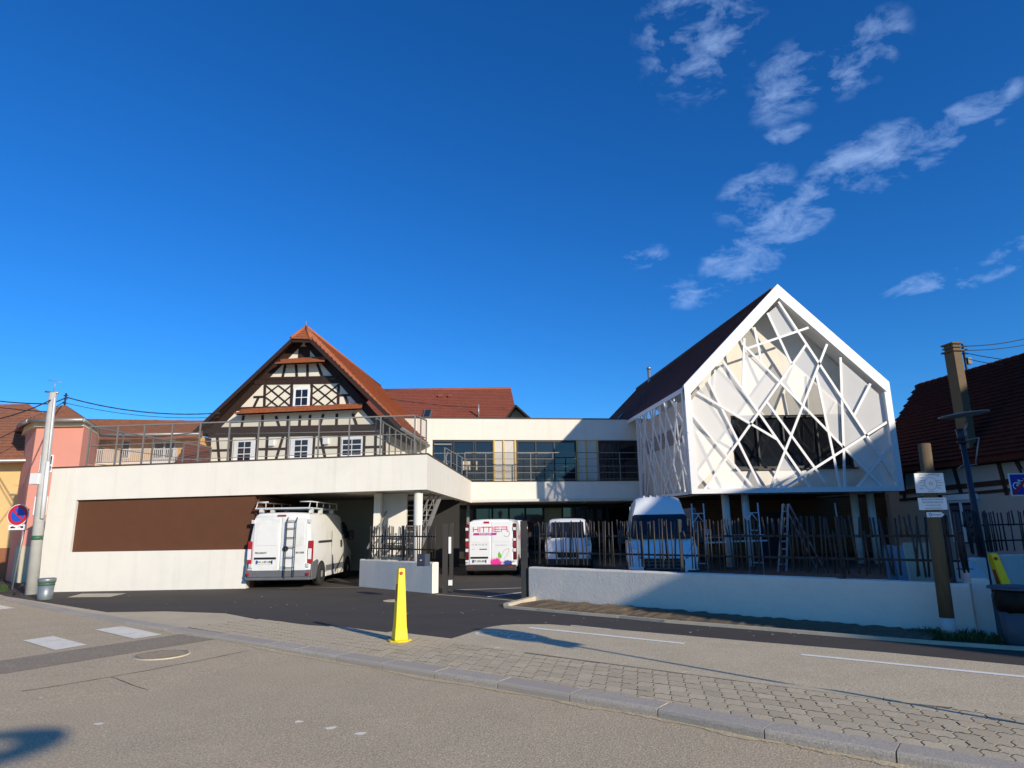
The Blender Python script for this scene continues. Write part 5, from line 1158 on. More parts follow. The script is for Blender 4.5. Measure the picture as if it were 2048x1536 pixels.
def trafic(label, loc, rz, decals=True, front=False, group='white vans parked in the yard'):
    t = thing('delivery_van', label, 'van', loc, group, rz=rz); W = .95
    body([(0, .3, 1.93, W - .05, .74, 1.05, .13), (.02, .26, 1.96, W - .015, .77, 1.05, .14), (.12, .24, 2.0, W, .79, 1.05, .15), (2.9, .24, 2.02, W, .8, 1.05, .16), (3.2, .24, 1.96, W, .78, 1.05, .17), (3.5, .24, 1.78, W, .74, 1.02, .15), (4.05, .24, 1.25, W - .03, .72, .95, .12), (4.55, .24, 1.02, W - .08, .7, .8, .1), (4.78, .26, .8, W - .2, .62, .6, .08)], t, 'van_white_clean')
    m = MB(); m.add([(-.68, 4.07, 1.26), (.68, 4.07, 1.26), (.66, 3.42, 1.89), (-.66, 3.42, 1.89)], [(0, 1, 2, 3)]); ws = m.build('windscreen', 'glass_dark', t)
    for s in (-1, 1):
        arch(t, s * .95, .85, .4, s); arch(t, s * .945, 3.85, .4, s); wheel(t, s * .95, .85, .32, s); wheel(t, s * .94, 3.85, .32, s)
        bx(t, 'side_moulding', 'bumper_dark', (s * .948, 1.3, .42), (s * .965, 3.4, .55))
        m = MB(); m.prism([(s * .93, 3.05, 1.25), (s * .93, 3.9, 1.25), (s * .86, 3.55, 1.68), (s * .84, 3.35, 1.78), (s * .84, 3.08, 1.78)], (s * .03, 0, 0)); m.build('side_window', 'glass_dark', t)
        bx(t, 'mirror', 'black_plastic', (s * .95, 3.68, 1.18), (s * 1.13, 3.82, 1.45), .04)
        bx(t, 'panel_gap', 'bumper_dark', (s * .947, 2.95, .45), (s * .954, 2.964, 1.7)); bx(t, 'side_handle', 'black_plastic', (s * .947, 2.75, 1.0), (s * .975, 2.93, 1.05))
        l = bx(t, 'tail_lamp', 'lamp_dark', (s * .81, -.03, .56), (s * .945, .1, 1.86), .03)
        for z0, z1, mm in ((.50, .57, 'lamp_clear'), (.86, .97, 'lamp_clear'), (1.24, 1.33, 'lamp_clear'), (1.03, 1.2, 'lamp_red'), (1.62, 1.72, 'lamp_clear')): bx(l, 'lens', mm, (s * .825, -.04, z0), (s * .93, -.028, z1))
        hl = MB(); hl.prism([(s * .5, 4.62, .72), (s * .8, 4.45, .76), (s * .84, 4.2, 1.0), (s * .58, 4.5, .98)], (0, .045, .0)); hl.build('headlight', 'headlamp', t)
    for x0, x1 in ((-.8, -.008), (.008, .8)):
        d = bx(t, 'rear_door', 'van_white_clean', (x0, -.02, .4), (x1, .02, 1.93), .03)
        bx(d, 'door_panel', 'van_white_clean', (x0 + (.07 if x0 < 0 else .05), -.027, 1.2), (x1 - (.05 if x0 < 0 else .07), -.018, 1.8), .025)
    bx(t, 'bumper', 'bumper_dark', (-.93, -.07, .18), (.93, .1, .4), .03); bx(t, 'bumper', 'bumper_dark', (-.9, 4.6, .2), (.9, 4.82, .48), .04); bx(t, 'grille', 'black_plastic', (-.42, 4.70, .52), (.42, 4.80, .72), .02)
    for s in (-1, 1): bx(t, 'reflector', 'lamp_red', (s * .66, -.075, .3), (s * .8, -.068, .34))
    bx(t, 'stop_lamp', 'lamp_red', (-.26, -.03, 1.87), (-.05, .0, 1.94)); bx(t, 'plate_lamp', 'black_plastic', (-.74, -.04, .62), (-.1, -.02, .685))
    bx(t, 'door_handle', 'black_plastic', (-.42, -.035, .935), (-.14, -.02, .965), .006)
    p = bx(t, 'number_plate', 'plate', (-.68, -.03, .47), (-.16, -.021, .58)); bx(p, 'plate_band', 'plate_blue', (-.68, -.033, .47), (-.635, -.031, .58)); bx(p, 'plate_band', 'plate_blue', (-.205, -.033, .47), (-.16, -.031, .58))
    if decals:
        rear_text('plate_text', 'ET-205-BN', .095, -.42, .525, -.0335, 'plate_black', p, bold=.002)
        m = MB(); y = -.0295
        def stroke(pts, w=.032):
            for (xa, za), (xb, zb2) in zip(pts, pts[1:]):
                a = V((xa, 0, za)); b = V((xb, 0, zb2)); dv = (b - a).normalized(); q = V((-dv.z, 0, dv.x)) * w / 2; e = dv * w / 2
                m.add([V((v.x, y, v.z)) for v in (a - q - e, b - q + e, b + q + e, a + q - e)], [(0, 1, 2, 3)])
        z0, z1 = 1.575, 1.735; zm = (z0 + z1) / 2; h_ = .075
        L = [-.645, -.46, -.355, -.2, .0, .065, .33, .6]
        stroke([(-.645, z0), (-.645, z1)]); stroke([(-.645, zm), (-.47, zm)]); stroke([(-.47, z0), (-.47, z1)]); stroke([(-.40, z0), (-.40, z1)])
        for x in (-.35, -.15): stroke([(x, z1), (x + .17, z1)]); stroke([(x + .085, z0), (x + .085, z1)])
        stroke([(.085, z0), (.085, z1)]); stroke([(.32, z1), (.155, z1), (.155, z0), (.32, z0)]); stroke([(.16, zm), (.32, zm)])
        stroke([(.39, z0), (.39, zm), (.6, zm), (.6, z1), (.39, z1)]); stroke([(.6, zm), (.61, z0)]); m.build('maker_lettering', 'ink_pink', t)
        m = MB(); m.add([(-.66, y, 1.445), (.2, y, 1.445), (.23, y, 1.53), (-.63, y, 1.53)], [(0, 1, 2, 3)]); m.build('name_band', 'ink_violet', t); rear_text('trade_lettering', 'PEINTURE', .075, -.2, 1.487, -.0315, 'plate', t, space=1.45, bold=.003)
        rear_text('phone_number', '03 88 54 08 08', .105, -.42, 1.11, -.0225, 'ink_grey', t, sx=.92); rear_text('web_address', 'www.hittier.fr', .075, .38, 1.09, -.0225, 'ink_grey', t); rear_text('model_name', 'TRAFIC', .045, -.64, .955, -.0225, 'ink_grey', t)
        rn = random.Random(12); 
        def splash(cx, cz, rx, rz_, mtl, nm, zmin):
            m = MB(); n = 46; pts = []
            for i in range(n):
                a = 6.2832 * i / n; k = (1.0 if i % 2 else .72) * rn.uniform(.75, 1.15); pts.append(V((max(-.02, min(.79, cx + rx * k * math.cos(a))), -.0228 if mtl == 'ink_magenta' else -.0232, max(zmin, cz + rz_ * k * math.sin(a)))))
            cV = V((cx, pts[0].y, cz)); m.add(pts + [cV], [(i, (i + 1) % n, n) for i in range(n)]); m.build(nm, mtl, t)
        splash(.18, .46, .29, .21, 'ink_magenta', 'pink_splash', .405); splash(.62, .46, .22, .12, 'ink_blue', 'blue_splash', .405)
        m = MB(); m.add([(.27, -.0235, .64), (.40, -.0235, .64), (.385, -.0235, .74), (.3, -.0235, .87), (.26, -.0235, .76)], [(0, 1, 2, 3, 4)]); m.build('leaf_mark', 'ink_green', t)
        m = MB(); pts = [V((.40, -.0235, .72)), V((.46, -.0235, .86)), V((.56, -.0235, .95)), V((.66, -.0235, .96)), V((.65, -.0235, .86)), V((.58, -.0235, .72)), V((.47, -.0235, .60))]
        for a, b in zip(pts, pts[1:]): dv = (b - a).normalized(); q = V((-dv.z, 0, dv.x)) * .008; m.add([a - q, b - q, b + q, a + q], [(0, 1, 2, 3)])
        n = 14; c = V((.58, -.0295, 1.5))
        for i in range(n): a0, a1 = -2.6 + 3.6 * i / n, -2.6 + 3.6 * (i + 1) / n; m.add([c + V((r_ * math.cos(a), 0, r_ * math.sin(a))) for r_, a in ((.10, a0), (.125, a0), (.125, a1), (.10, a1))], [(0, 1, 2, 3)])
        m.build('drawn_line', 'ink_line', t); text_on('side_lettering', 'HITTIER', .2, (.958, 1.5, 1.35), (0, 1, 0), (0, 0, 1), 'ink_pink', t, bold=.006)
    return t
trafic('white painter\'s van with pink lettering and paint splash, rear to the street', (-.86, 24.35, 0), rad(-5), group=None)
trafic('plain white van mostly hidden behind the painter\'s van', (-.32, 30.0, 0), rad(-1), decals=False, group=None)
trafic('small white van facing the street behind the picket fence', (2.52, 30.9, 0), rad(180 - 5), decals=False, group=None)

def master():
    t = thing('tall_van', 'tall white high-roof van facing the street behind the picket fence', 'van', (5.1, 24.4, 0), rz=rad(180 - 9)); W = 1.01
    body([(0, .3, 2.5, W - .06, .74, 1.15, .16), (.1, .25, 2.56, W, .76, 1.15, .18), (3.6, .25, 2.60, W, .74, 1.15, .20), (4.0, .25, 2.57, W, .72, 1.15, .22), (4.22, .25, 2.42, W, .74, 1.15, .22), (4.42, .25, 2.12, W, .80, 1.15, .14), (4.46, .25, 2.02, W, .83, 1.12, .12), (4.95, .25, 1.32, W - .01, .90, 1.1, .08), (5.02, .25, 1.28, W - .01, .90, 1.08, .08), (5.32, .25, 1.0, W - .04, .86, .82, .12), (5.44, .28, .78, W - .1, .82, .6, .12), (5.47, .3, .6, W - .14, .8, .5, .1)], t, 'van_white_clean')
    m = MB(); f = lambda k, y, z: (k, y, z); m.add([(-.86, 4.955, 1.345), (.86, 4.955, 1.345), (.90, 4.93, 1.45), (.80, 4.50, 1.99), (.74, 4.475, 2.04), (-.74, 4.475, 2.04), (-.80, 4.50, 1.99), (-.90, 4.93, 1.45)], [tuple(range(8))])
    m.v = [p + V((0, .03, .012)) for p in m.v]; m.build('windscreen', 'glass_dark', t)
    m = MB(); m.beam((-.84, 5.0, 1.375), (.84, 5.0, 1.375), .05, .05); m.build('wiper_tray', 'black_plastic', t)
    for x in (-.4, -.2, 0, .2, .4): bx(t, 'roof_rib', 'van_white_clean', (x - .03, 1.0, 2.6), (x + .03, 4.05, 2.632), .01)
    for s in (-1, 1):
        m = MB(); m.prism([(s * .52, 5.36, .62), (s * .86, 5.30, .66), (s * .95, 5.12, .92), (s * .93, 4.98, 1.25), (s * .84, 5.1, 1.18), (s * .62, 5.40, .85)], (s * .02, .05, .02)); m.build('headlight', 'headlamp', t)
        m = MB(); m.beam((s * .98, 4.75, 1.35), (s * 1.1, 4.75, 1.35), .05, .06); m.build('mirror_arm', 'black_plastic', t); bx(t, 'mirror', 'black_plastic', (s * 1.05, 4.68, 1.18), (s * 1.27, 4.82, 1.6), .05)
        arch(t, s * 1.0, 1.0, .42, s); arch(t, s * 1.0, 4.5, .42, s); wheel(t, s * 1.0, 1.0, .34, s); wheel(t, s * .99, 4.5, .34, s)
        m = MB(); m.prism([(s * 1.0, 3.8, 1.3), (s * 1.0, 4.75, 1.3), (s * .9, 4.42, 1.85), (s * .88, 3.85, 1.9)], (s * .02, 0, 0)); m.build('side_window', 'glass_dark', t)
        bx(t, 'side_moulding', 'bumper_dark', (s * .998, 1.5, .45), (s * 1.02, 4.0, .62)); bx(t, 'bumper_corner', 'bumper_dark', (s * .6, 5.2, .25), (s * .97, 5.5, .52), .06)
    g = bx(t, 'grille', 'black_plastic', (-.58, 5.40, .36), (.58, 5.5, .80), .04)
    for z in (.42, .52, .62, .72): bx(g, 'grille_bar', 'bumper', (-.5, 5.495, z), (.5, 5.51, z + .028))
    bx(t, 'bonnet_edge', 'van_white_clean', (-.6, 5.38, .80), (.6, 5.46, .86), .02)
    m = MB(); c = V((0, 5.49, .9)); q = [c + V((0, .0, .13)), c + V((.09, 0, 0)), c + V((0, 0, -.13)), c + V((-.09, 0, 0))]
    for a, b in zip(q, q[1:] + q[:1]): m.beam(a, b, .03, .03)
    m.build('diamond_badge', 'chrome', t)
    return t
master()
# ------------------------------------------------------------------ street furniture
def cone_bollard(label, loc, lean=None, base='yellow_plastic', rz=0.45):
    t = thing('warning_bollard', label, 'bollard', loc, rz=rz)
    if lean: t.rotation_euler = lean
    def taper(z0, z1, w0, w1, nm, mtl, par=None, bev=.012):
        m = MB(); m.hexa([(-w0, -w0, z0), (w0, -w0, z0), (w0, w0, z0), (-w0, w0, z0), (-w1, -w1, z1), (w1, -w1, z1), (w1, w1, z1), (-w1, w1, z1)]); return m.build(nm, mtl, par or t, bev, seg=2)
    m = MB(); n = 8; m.prism([V((.19 * math.cos(rad(22.5 + 45 * i)) * (1 if True else 1), .19 * math.sin(rad(22.5 + 45 * i)), .005)) for i in range(n)], (0, 0, .022)); m.build('base_plate', base, t, .006)
    taper(.026, .21, .108, .096, 'foot', 'yellow_plastic'); b = taper(.2, 1.125, .092, .053, 'shaft', 'yellow_plastic')
    m = MB(); m.lathe((-.012, -.062, 1.05), [(.028, 0), (.028, -.006), (.014, -.006)], 16, 'Y'); m.build('handle_hole', 'red_label', b)
    z0, z1 = .62, .88; w = lambda z: .092 + (.053 - .092) * (z - .2) / .925 + .0025
    m = MB(); m.add([(-w(z0), -.045, z0), (-w(z0), .045, z0), (-w(z1), .038, z1), (-w(z1), -.038, z1)], [(0, 1, 2, 3)]); m.build('red_label', 'red_label', b)
    m = MB(); m.add([(-.035, -w(.75), .52), (-.012, -w(.75) - .004, .52), (-.012, -w(.9), .86), (-.035, -w(.9), .86)], [(0, 1, 2, 3)])
    return t
cone_bollard('tall bright yellow warning bollard standing on the pavement', gz(799, 1284) + V((0, 0, .012)))
cone_bollard('yellow warning bollard leaning behind the black bag bin', (8.02, 10.9, .15), lean=(rad(3), rad(-14), rad(.3)), base='orange_base')
# concrete utility pole with cables
pb = gz(62, 1189); pt = gy(106, 786, pb.y + .1)
UP = thing('utility_pole', 'grey concrete utility pole with cables at the left end of the terrace wall', 'pole', pb)
m = MB(); m.tube(pb, pt, .165, .105, n=12); m.build('shaft', 'concrete_pole', UP)
ax = (pt - pb)
def on_pole(t, dx=0, dy=-.14): return pb + ax * t + V((dx, dy, 0))
m = MB(); m.tube(on_pole(.36, .15, -.1), on_pole(.64, .15, -.1), .055, n=8); m.tube(on_pole(.64, .15, -.1), on_pole(.97, .14, -.1), .03, n=6); m.build('cable_duct', 'conduit', UP)
m = MB(); c = on_pole(.55, -.12, -.1); m.box(c - V((.17, .12, .14)), c + V((.12, .1, .2))); m.build('junction_box', 'conduit', UP, .02)
m = MB(); c = on_pole(.265); m.tube(c - V((0, 0, .05)) + V((0, .14, 0)), c + V((0, .14, .08)), .152, .15, n=12); m.build('green_band', 'bin_green', UP)
m = MB(); c = pt; m.tube(c, c + V((.05, 0, .42)), .012, n=5); m.tube(c + V((-.2, 0, .42)), c + V((.22, 0, .34)), .008, n=5); m.tube(c + V((-.25, 0, .05)), c + V((.18, 0, .0)), .03, n=6); m.build('antenna_bracket', 'galv', UP)
m = MB(); c = on_pole(.005, 0, 0); m.path([c + V((-.1, -.2, .3)), c + V((-.25, -.25, .15)), c + V((-.3, -.3, .0))], .03, 6); m.build('ground_cable', 'wire', UP)
mm_ = gy(129, 803, 26.7)
cable('overhead_cable', 'black cable from the tower mast to the half-timbered roof', mm_ + V((0, 0, .2)), gy(440, 826, 27.6), .3, .024); cable('overhead_cable', 'thin cable from the tower mast to the timbered house, second one down', mm_ + V((0, 0, -.05)), gy(440, 834, 27.6), .25, .012)
cable('overhead_cable', 'upper cable leaving the concrete pole to the left', pt + V((0, 0, -.35)), gy(-40, 797, 24), .05, .02); cable('overhead_cable', 'second cable leaving the concrete pole to the left', pt + V((0, 0, -.6)), gy(-40, 808, 24), .05, .016)
cable('overhead_cable', 'steep cable from the pole top falling towards the left edge', pt + V((0, 0, -.2)), gy(-40, 845, 16), .1, .018); cable('overhead_cable', 'short cable between the concrete pole and the tower mast', pt + V((0, 0, -.32)), mm_ + V((0, 0, .15)), .02, .022)
cable('overhead_cable', 'cable from the tower mast sloping down behind the concrete pole', mm_, gy(-30, 890, 24), .1, .018)
cable('overhead_cable', 'cable crossing in front of the red tiled roof', gy(745, 792, 38), gy(955, 815, 41), .12, .02)
# no-parking sign
sb_ = gz(24, 1179); NP = thing('no_parking_sign', 'round blue and red no parking sign with tow-away plate', 'traffic sign', sb_)
pc = gy(36.5, 1030, sb_.y - .08); rr_ = .345
def disc(m, c, r, y0, y1, n=32): m.lathe(c, [(r, y0), (r, y1)], n, 'Y')
m = MB(); m.tube(sb_, V((sb_.x + .16, sb_.y, pc.z + .2)), .03, n=10); m.build('post', 'sign_steel', NP)
m = MB(); disc(m, V((pc.x, pc.y, pc.z)), rr_, -.015, .015); f = m.build('plate', 'sign_white', NP)
for r_, mt2, y in ((.325, 'sign_red', -.018), (.225, 'sign_blue', -.021)): m = MB(); disc(m, V((pc.x, pc.y, pc.z)), r_, y, -.012); m.build('painted_disc', mt2, f)
m = MB(); a = V((-.19, 0, .17)); b = V((.19, 0, -.17)); m.beam(V((pc.x, pc.y - .022, pc.z)) + a * .9, V((pc.x, pc.y - .022, pc.z)) + b * .9, .004, .065, (0, 1, 0)) if False else None
dv = (b - a).normalized(); q = V((dv.z, 0, -dv.x)) * .03; c = V((pc.x, pc.y - .0235, pc.z)); m.add([c + a * .9 - q, c + b * .9 - q, c + b * .9 + q, c + a * .9 + q], [(0, 1, 2, 3)]); m.build('red_stroke', 'sign_red', f)
tp_ = gy(35, 1054.5, sb_.y - .08); m = MB(); m.box((tp_.x - .29, tp_.y - .01, tp_.z - .085), (tp_.x + .29, tp_.y + .01, tp_.z + .085)); f2 = m.build('tow_plate', 'sign_white', NP)
m = MB(); y = tp_.y - .0125
m.add([(tp_.x + x, y, tp_.z + z) for x, z in ((-.23, -.03), (-.07, -.03), (-.05, .0), (-.1, .005), (-.13, .03), (-.19, .03), (-.23, .0))], [tuple(range(7))]); m.add([(tp_.x + x, y, tp_.z + z) for x, z in ((.02, -.005), (.1, .03), (.19, .045), (.2, -.03), (.12, -.03), (.1, .005), (.03, .015))], [tuple(range(7))])
m.build('tow_pictogram', 'ink_dark', f2)
# small zinc bin on the forecourt
zbp = gz(89, 1199); ZBn = thing('litter_bin', 'small round zinc litter bin with green band at the foot of the terrace wall', 'bin', zbp)
m = MB(); m.lathe(zbp, [(.17, .0), (.175, .01), (.195, .40)], 28); m.build('body', 'bin_zinc', ZBn); m = MB(); m.lathe(zbp, [(.197, .37), (.2, .45)], 28); m.build('green_band', 'bin_green', ZBn); m = MB(); m.lathe(zbp, [(.215, .452), (.218, .55), (.2, .56), (.2, .50)], 28); m.build('rim', 'bin_zinc', ZBn)
# wooden post with route signs
wp = V((6.70, 10.58, 0)); WP = thing('wooden_sign_post', 'tall round wooden post with white painted foot beside the wall end', 'post', wp)
m = MB(); m.tube(wp + V((.0, 0, .3)), V((6.765, 10.6, 3.01)), .102, .092, n=14); m.build('shaft', 'wood_post', WP); m = MB(); m.tube(wp, wp + V((0, 0, .3)), .104, n=14); m.build('painted_foot', 'post_white', WP)
yS = 10.44
def panel(nm, x0, x1, y0, y1, lab=None):
    a = gy(x0, y1, yS); b = gy(x1, y0, yS); m = MB(); m.box((a.x, yS, a.z), (b.x, yS + .02, b.z)); return m.build(nm, 'sign_white', WP), (a.x + b.x) / 2, (a.z + b.z) / 2, b.x - a.x, b.z - a.z
s1, cx_, cz_, w_, h_ = panel('route_sign', 1834, 1886, 946, 986)
def st(nm, txt, size, x, z, par, mt2='ink_dark', **k): return text_on(nm, txt, size, (x, yS - .004, z), (1, 0, 0), (0, 0, 1), mt2, par, **k)
st('sign_title', 'CIRCUIT des PECHEURS 1908', .03, cx_, cz_ + h_ * .42, s1, sx=.86)
m = MB(); n = 32; c = V((cx_ + .01, yS - .004, cz_ - .01))
def rg_(m, c, r, w, n=32):
    k = len(m.v)
    for i in range(n): a = 6.2832 * i / n; e = V((math.cos(a), 0, math.sin(a))); m.v += [c + e * (r - w), c + e * (r + w)]
    for i in range(n): j = (i + 1) % n; m.f.append((k + 2 * i, k + 2 * i + 1, k + 2 * j + 1, k + 2 * j)); m.sm.append(False)
rg_(m, c, .098, .002)
for a, r0_, r1_ in ((.5, .1, .17), (.15, .1, .19), (-.35, .1, .18), (2.6, .1, .18), (3.0, .1, .19), (-2.8, .1, .18), (-1.57, .1, .115)):
    p = c + V((math.cos(a) * r0_, 0, math.sin(a) * r0_)); m.add([p, p + V(((r1_ - r0_) * (1 if math.cos(a) > 0 else -1), 0, 0)), p + V(((r1_ - r0_) * (1 if math.cos(a) > 0 else -1), 0, .004)), p + V((0, 0, .004))], [(0, 1, 2, 3)])
m.build('route_map', 'ink_dark', s1); m = MB(); rg_(m, c, .022, .004); m.build('route_ring', 'orange_base', s1)
for (dx, dz, txt) in ((.13, .11, 'Etang'), (-.13, .09, 'Chapelle'), (-.15, -.085, 'Moulin'), (.13, -.08, 'Village'), (0, -.135, 'Point de vue')): st('sign_text', txt, .022, cx_ + dx, cz_ + dz, s1)
m = MB(); a = gy(1834, 946, yS); m.box((a.x - .005, yS - .01, a.z), (a.x + w_ + .01, yS + .05, a.z + .015)); m.build('sign_hood', 'bumper_dark', s1)
s2, cx2, cz2, w2, h2 = panel('direction_sign', 1840, 1892, 995, 1020)
for i, tx in enumerate(('BOUCLE SAINT THOMAS 7km', 'BOUCLE SAINT ULRICH 5km', 'Parcours balise du village', 'environnement et patrimoine')): st('sign_text', tx, .03 if i < 2 else .026, cx2, cz2 + h2 * (.36 - .24 * i), s2, sx=.88)
a = gy(1855, 1034.5, yS); b = gy(1888, 1024, yS); m = MB(); zc = (a.z + b.z) / 2; hh_ = (b.z - a.z) / 2
m.prism([(a.x, yS, zc - hh_), (b.x - .05, yS, zc - hh_), (b.x, yS, zc), (b.x - .05, yS, zc + hh_), (a.x, yS, zc + hh_)], (0, .015, 0)); s3 = m.build('arrow_sign', 'sign_white', WP)
m = MB(); rg_(m, V((a.x + .05, yS - .004, zc)), .022, .004, 8); m.build('route_mark', 'ink_dark', s3); st('sign_text', 'Hohengoeft', .03, a.x + .15, zc, s3)
# street lamp with tilted disc; also shapes the unseen shadow stand-in
def street_lamp(label, base, h, r_=.44, side=1, zb_=0.0, ring_in=.02):
    t = thing('street_lamp', label, 'street lamp', base); B0 = V(base)
    m = MB(); m.tube(B0 + V((0, 0, zb_)), B0 + V((-.06, 0, h)), .085, .062, n=14); m.build('column', 'lamp_blue', t)
    m = MB(); m.tube(B0 + V((-.08, 0, h)), B0 + V((-.09, 0, h + .34)), .085, .09, n=14); m.build('lamp_head', 'lamp_blue', t); m = MB(); m.tube(B0 + V((-.07, 0, h - .03)), B0 + V((-.07, 0, h + .02)), .125, n=14); m.build('collar', 'lamp_blue', t)
    dc = B0 + V((.08 * side, 0, h + .72)); m = MB(); m.path([B0 + V((.05, 0, h + .1)), B0 + V((.06, 0, h + .3)), B0 + V((.13, 0, h + .5)), dc], .022, 6); m.build('arm', 'sign_steel', t)
    m = MB(); m.lathe((0, 0, 0), [(ring_in, .04), (max(r_ * .6, ring_in + .05), .03), (r_, 0), (r_ * .97, -.025), (ring_in, -.012)] + ([(ring_in, .04)] if ring_in > .1 else []), 32); R_ = Matrix.Rotation(rad(-1), 3, 'X') @ Matrix.Rotation(rad(-5), 3, 'Y'); m.v = [R_ @ p + dc for p in m.v]; m.build('disc', 'lamp_disc', t)
    z = h - .05; m = MB(); a = B0 + V((.05, 0, z + .1)); b = B0 + V((.38, 0, z + .16)); c = B0 + V((.18, 0, z - .5)); m.path([a, b, c], .016, 5); m.tube(B0 + V((-.07, 0, z - .5)), B0 + V((-.28, 0, z - .62)), .014, n=5); m.tube(B0 + V((-.05, 0, z - .56)), B0 + V((.22, 0, z - .52)), .014, n=5); m.build('banner_bracket', 'sign_steel', t)
    return t
street_lamp('dark blue street lamp with pale disc in front of the farmhouse roof', (11.62, 16.55, 0), 3.72, .57)
lb2 = hp_ * .40 + hh * -9.2  # added stand-in out of view, its ring shaped to cast the lower-left shadow
RING_CASTER = street_lamp('unseen lamp-shaped stand-in behind the viewer, added for its ring shadow', tuple(lb2), 5.3, .72, ring_in=.33)
# black bag bin at the right edge
bb = gz(2012, 1292); bb = V((7.36, 9.9, 0)); BB = thing('bag_bin', 'grey round litter bin with black bag and wide lid at the right edge', 'bin', bb)
m = MB(); m.lathe(bb, [(.24, 0), (.25, .02), (.275, .55)], 26); m.build('body', 'bin_blue', BB)
m = MB(); rn = random.Random(2); n = 30; prof = [(.27, .46), (.3, .5), (.315, .6), (.31, .7), (.285, .765)]
for r_, z in prof:
    for i in range(n): a = 6.2832 * i / n; k = 1 + rn.uniform(-.045, .045); m.v.append(bb + V((r_ * k * math.cos(a), r_ * k * math.sin(a), z + rn.uniform(-.012, .012))))
for j in range(len(prof) - 1):
    for i in range(n): m.f.append((j * n + i, j * n + (i + 1) % n, (j + 1) * n + (i + 1) % n, (j + 1) * n + i)); m.sm.append(True)
m.build('bag', 'bag', BB); m = MB(); m.lathe(bb, [(.33, .775), (.375, .785), (.36, .815), (.2, .83), (.02, .835)], 30); m.build('lid', 'bin_blue', BB); m = MB(); m.lathe(bb + V((.18, -.05, 0)), [(.03, .83), (.03, .87)], 10); m.build('lid_knob', 'bin_zinc', BB)
# end-of-cycle-path sign at the right edge, and the round sign whose shadow crosses the cycle path
ES = gy(2052, 1000, 15.2); CE = thing('cycle_path_end_sign', 'blue square sign with white bicycle and red stroke at the right edge', 'traffic sign', (ES.x, 15.2, 0))
a = gy(2024, 992, 15.15); b = gy(2068, 946, 15.15); sw = b.z - a.z
m = MB(); m.tube((a.x + sw - .06, 15.25, 0), (a.x + sw - .06, 15.25, b.z + .1), .035, n=10); m.build('post', 'sign_steel', CE)
m = MB(); m.box((a.x, 15.15, a.z), (a.x + sw, 15.17, b.z)); f = m.build('plate', 'sign_white', CE); m = MB(); m.box((a.x + .025, 15.146, a.z + .025), (a.x + sw - .025, 15.152, b.z - .025)); m.build('blue_field', 'sign_navy', f)
cx3, cz3 = a.x + sw / 2, (a.z + b.z) / 2; m = MB()
for dx in (-.12, .12): rg_(m, V((cx3 + dx, 15.142, cz3 - .03)), .075, .011, 20)
def flatbar(m, p, q_, w):
    p = V((cx3 + p[0], 15.141, cz3 + p[1])); q_ = V((cx3 + q_[0], 15.141, cz3 + q_[1])); d = (q_ - p).normalized(); k = V((-d.z, 0, d.x)) * w / 2; m.add([p - k, q_ - k, q_ + k, p + k], [(0, 1, 2, 3)])
for p, q_ in (((-.12, -.03), (-.05, .08)), ((-.05, .08), (.08, .09)), ((.08, .09), (.12, -.03)), ((-.05, .08), (0, -.03)), ((0, -.03), (.08, .09)), ((-.12, -.03), (0, -.03)), ((-.08, .1), (-.02, .1)), ((.06, .13), (.12, .13))): flatbar(m, p, q_, .018)
m.build('bicycle_pictogram', 'sign_white', f); m = MB(); flatbar(m, (-.22, -.22), (.22, .22), .06); m.v = [p - V((0, .004, 0)) for p in m.v]; m.build('red_stroke', 'sign_red', f)
pr1 = gz(1118, 1287); pole0 = pr1 - hh * (2.62 / TE); SG = thing('traffic_sign', 'round traffic sign on a post just outside the frame on the right', 'traffic sign', tuple(pole0))
m = MB(); m.tube(pole0, pole0 + V((0, 0, 3.4)), .03, n=10); m.build('post', 'sign_steel', SG)
sx_ = V((.6, .8, 0)); dz_ = (gz(1013, 1270.5) - pole0).dot(hh) * TE
m = MB(); c = pole0 + V((0, 0, dz_)) + KD * .05; n = 32; m.prism([c + sx_ * (.33 * math.cos(6.2832 * i / n)) + V((0, 0, .33 * math.sin(6.2832 * i / n))) for i in range(n)], tuple(KD * .02)); m.build('plate', 'sign_white', SG)
m = MB(); c = pole0 + V((0, 0, 2.62)) + KD * .05; m.prism([c + sx_ * x + V((0, 0, z)) for x, z in ((-.2, -.11), (.2, -.11), (.2, .11), (-.2, .11))], tuple(KD * .02)); m.build('panel', 'sign_white', SG)
# grass tufts at the wall end
GRS = MB(); rn = random.Random(6)
for i in range(3200):
    x = rn.uniform(6.3, 9.2); c = V((x, 0, 0)); line_y = 10.3 - (x - 6.7) * .62; c.y = line_y + rn.uniform(-.12, .55) * (1 if x < 7.6 else 1.3); h = rn.uniform(.03, .13) * (1.25 if abs(x - 6.85) < .35 else .75); b = V((rn.uniform(-1, 1), rn.uniform(-1, 1), 0)) * h * .5; w = V((rn.uniform(-1, 1), rn.uniform(-1, 1), 0)).normalized() * .004
    GRS.add([c - w, c + w, c + b * .4 + w * .6 + V((0, 0, h * .65)), c + b + V((0, 0, h))], [(0, 1, 2), (0, 2, 3)])
o = GRS.build('grass_tufts', 'grass'); tag(o, 'green grass growing at the foot of the wooden post', 'grass', kind='stuff')
GL = MB()
for i in range(400):
    a = gz(rn.uniform(-30, 14), rn.uniform(1172, 1184)); h = rn.uniform(.04, .12); b = V((rn.uniform(-1, 1), rn.uniform(-1, 1), 0)) * .05; w = V((.012, 0, 0)); GL.add([a - w, a + w, a + b + V((0, 0, h))], [(0, 1, 2)])
o = GL.build('grass_strip', 'grass'); tag(o, 'strip of grass at the far left wall foot', 'grass', kind='stuff')
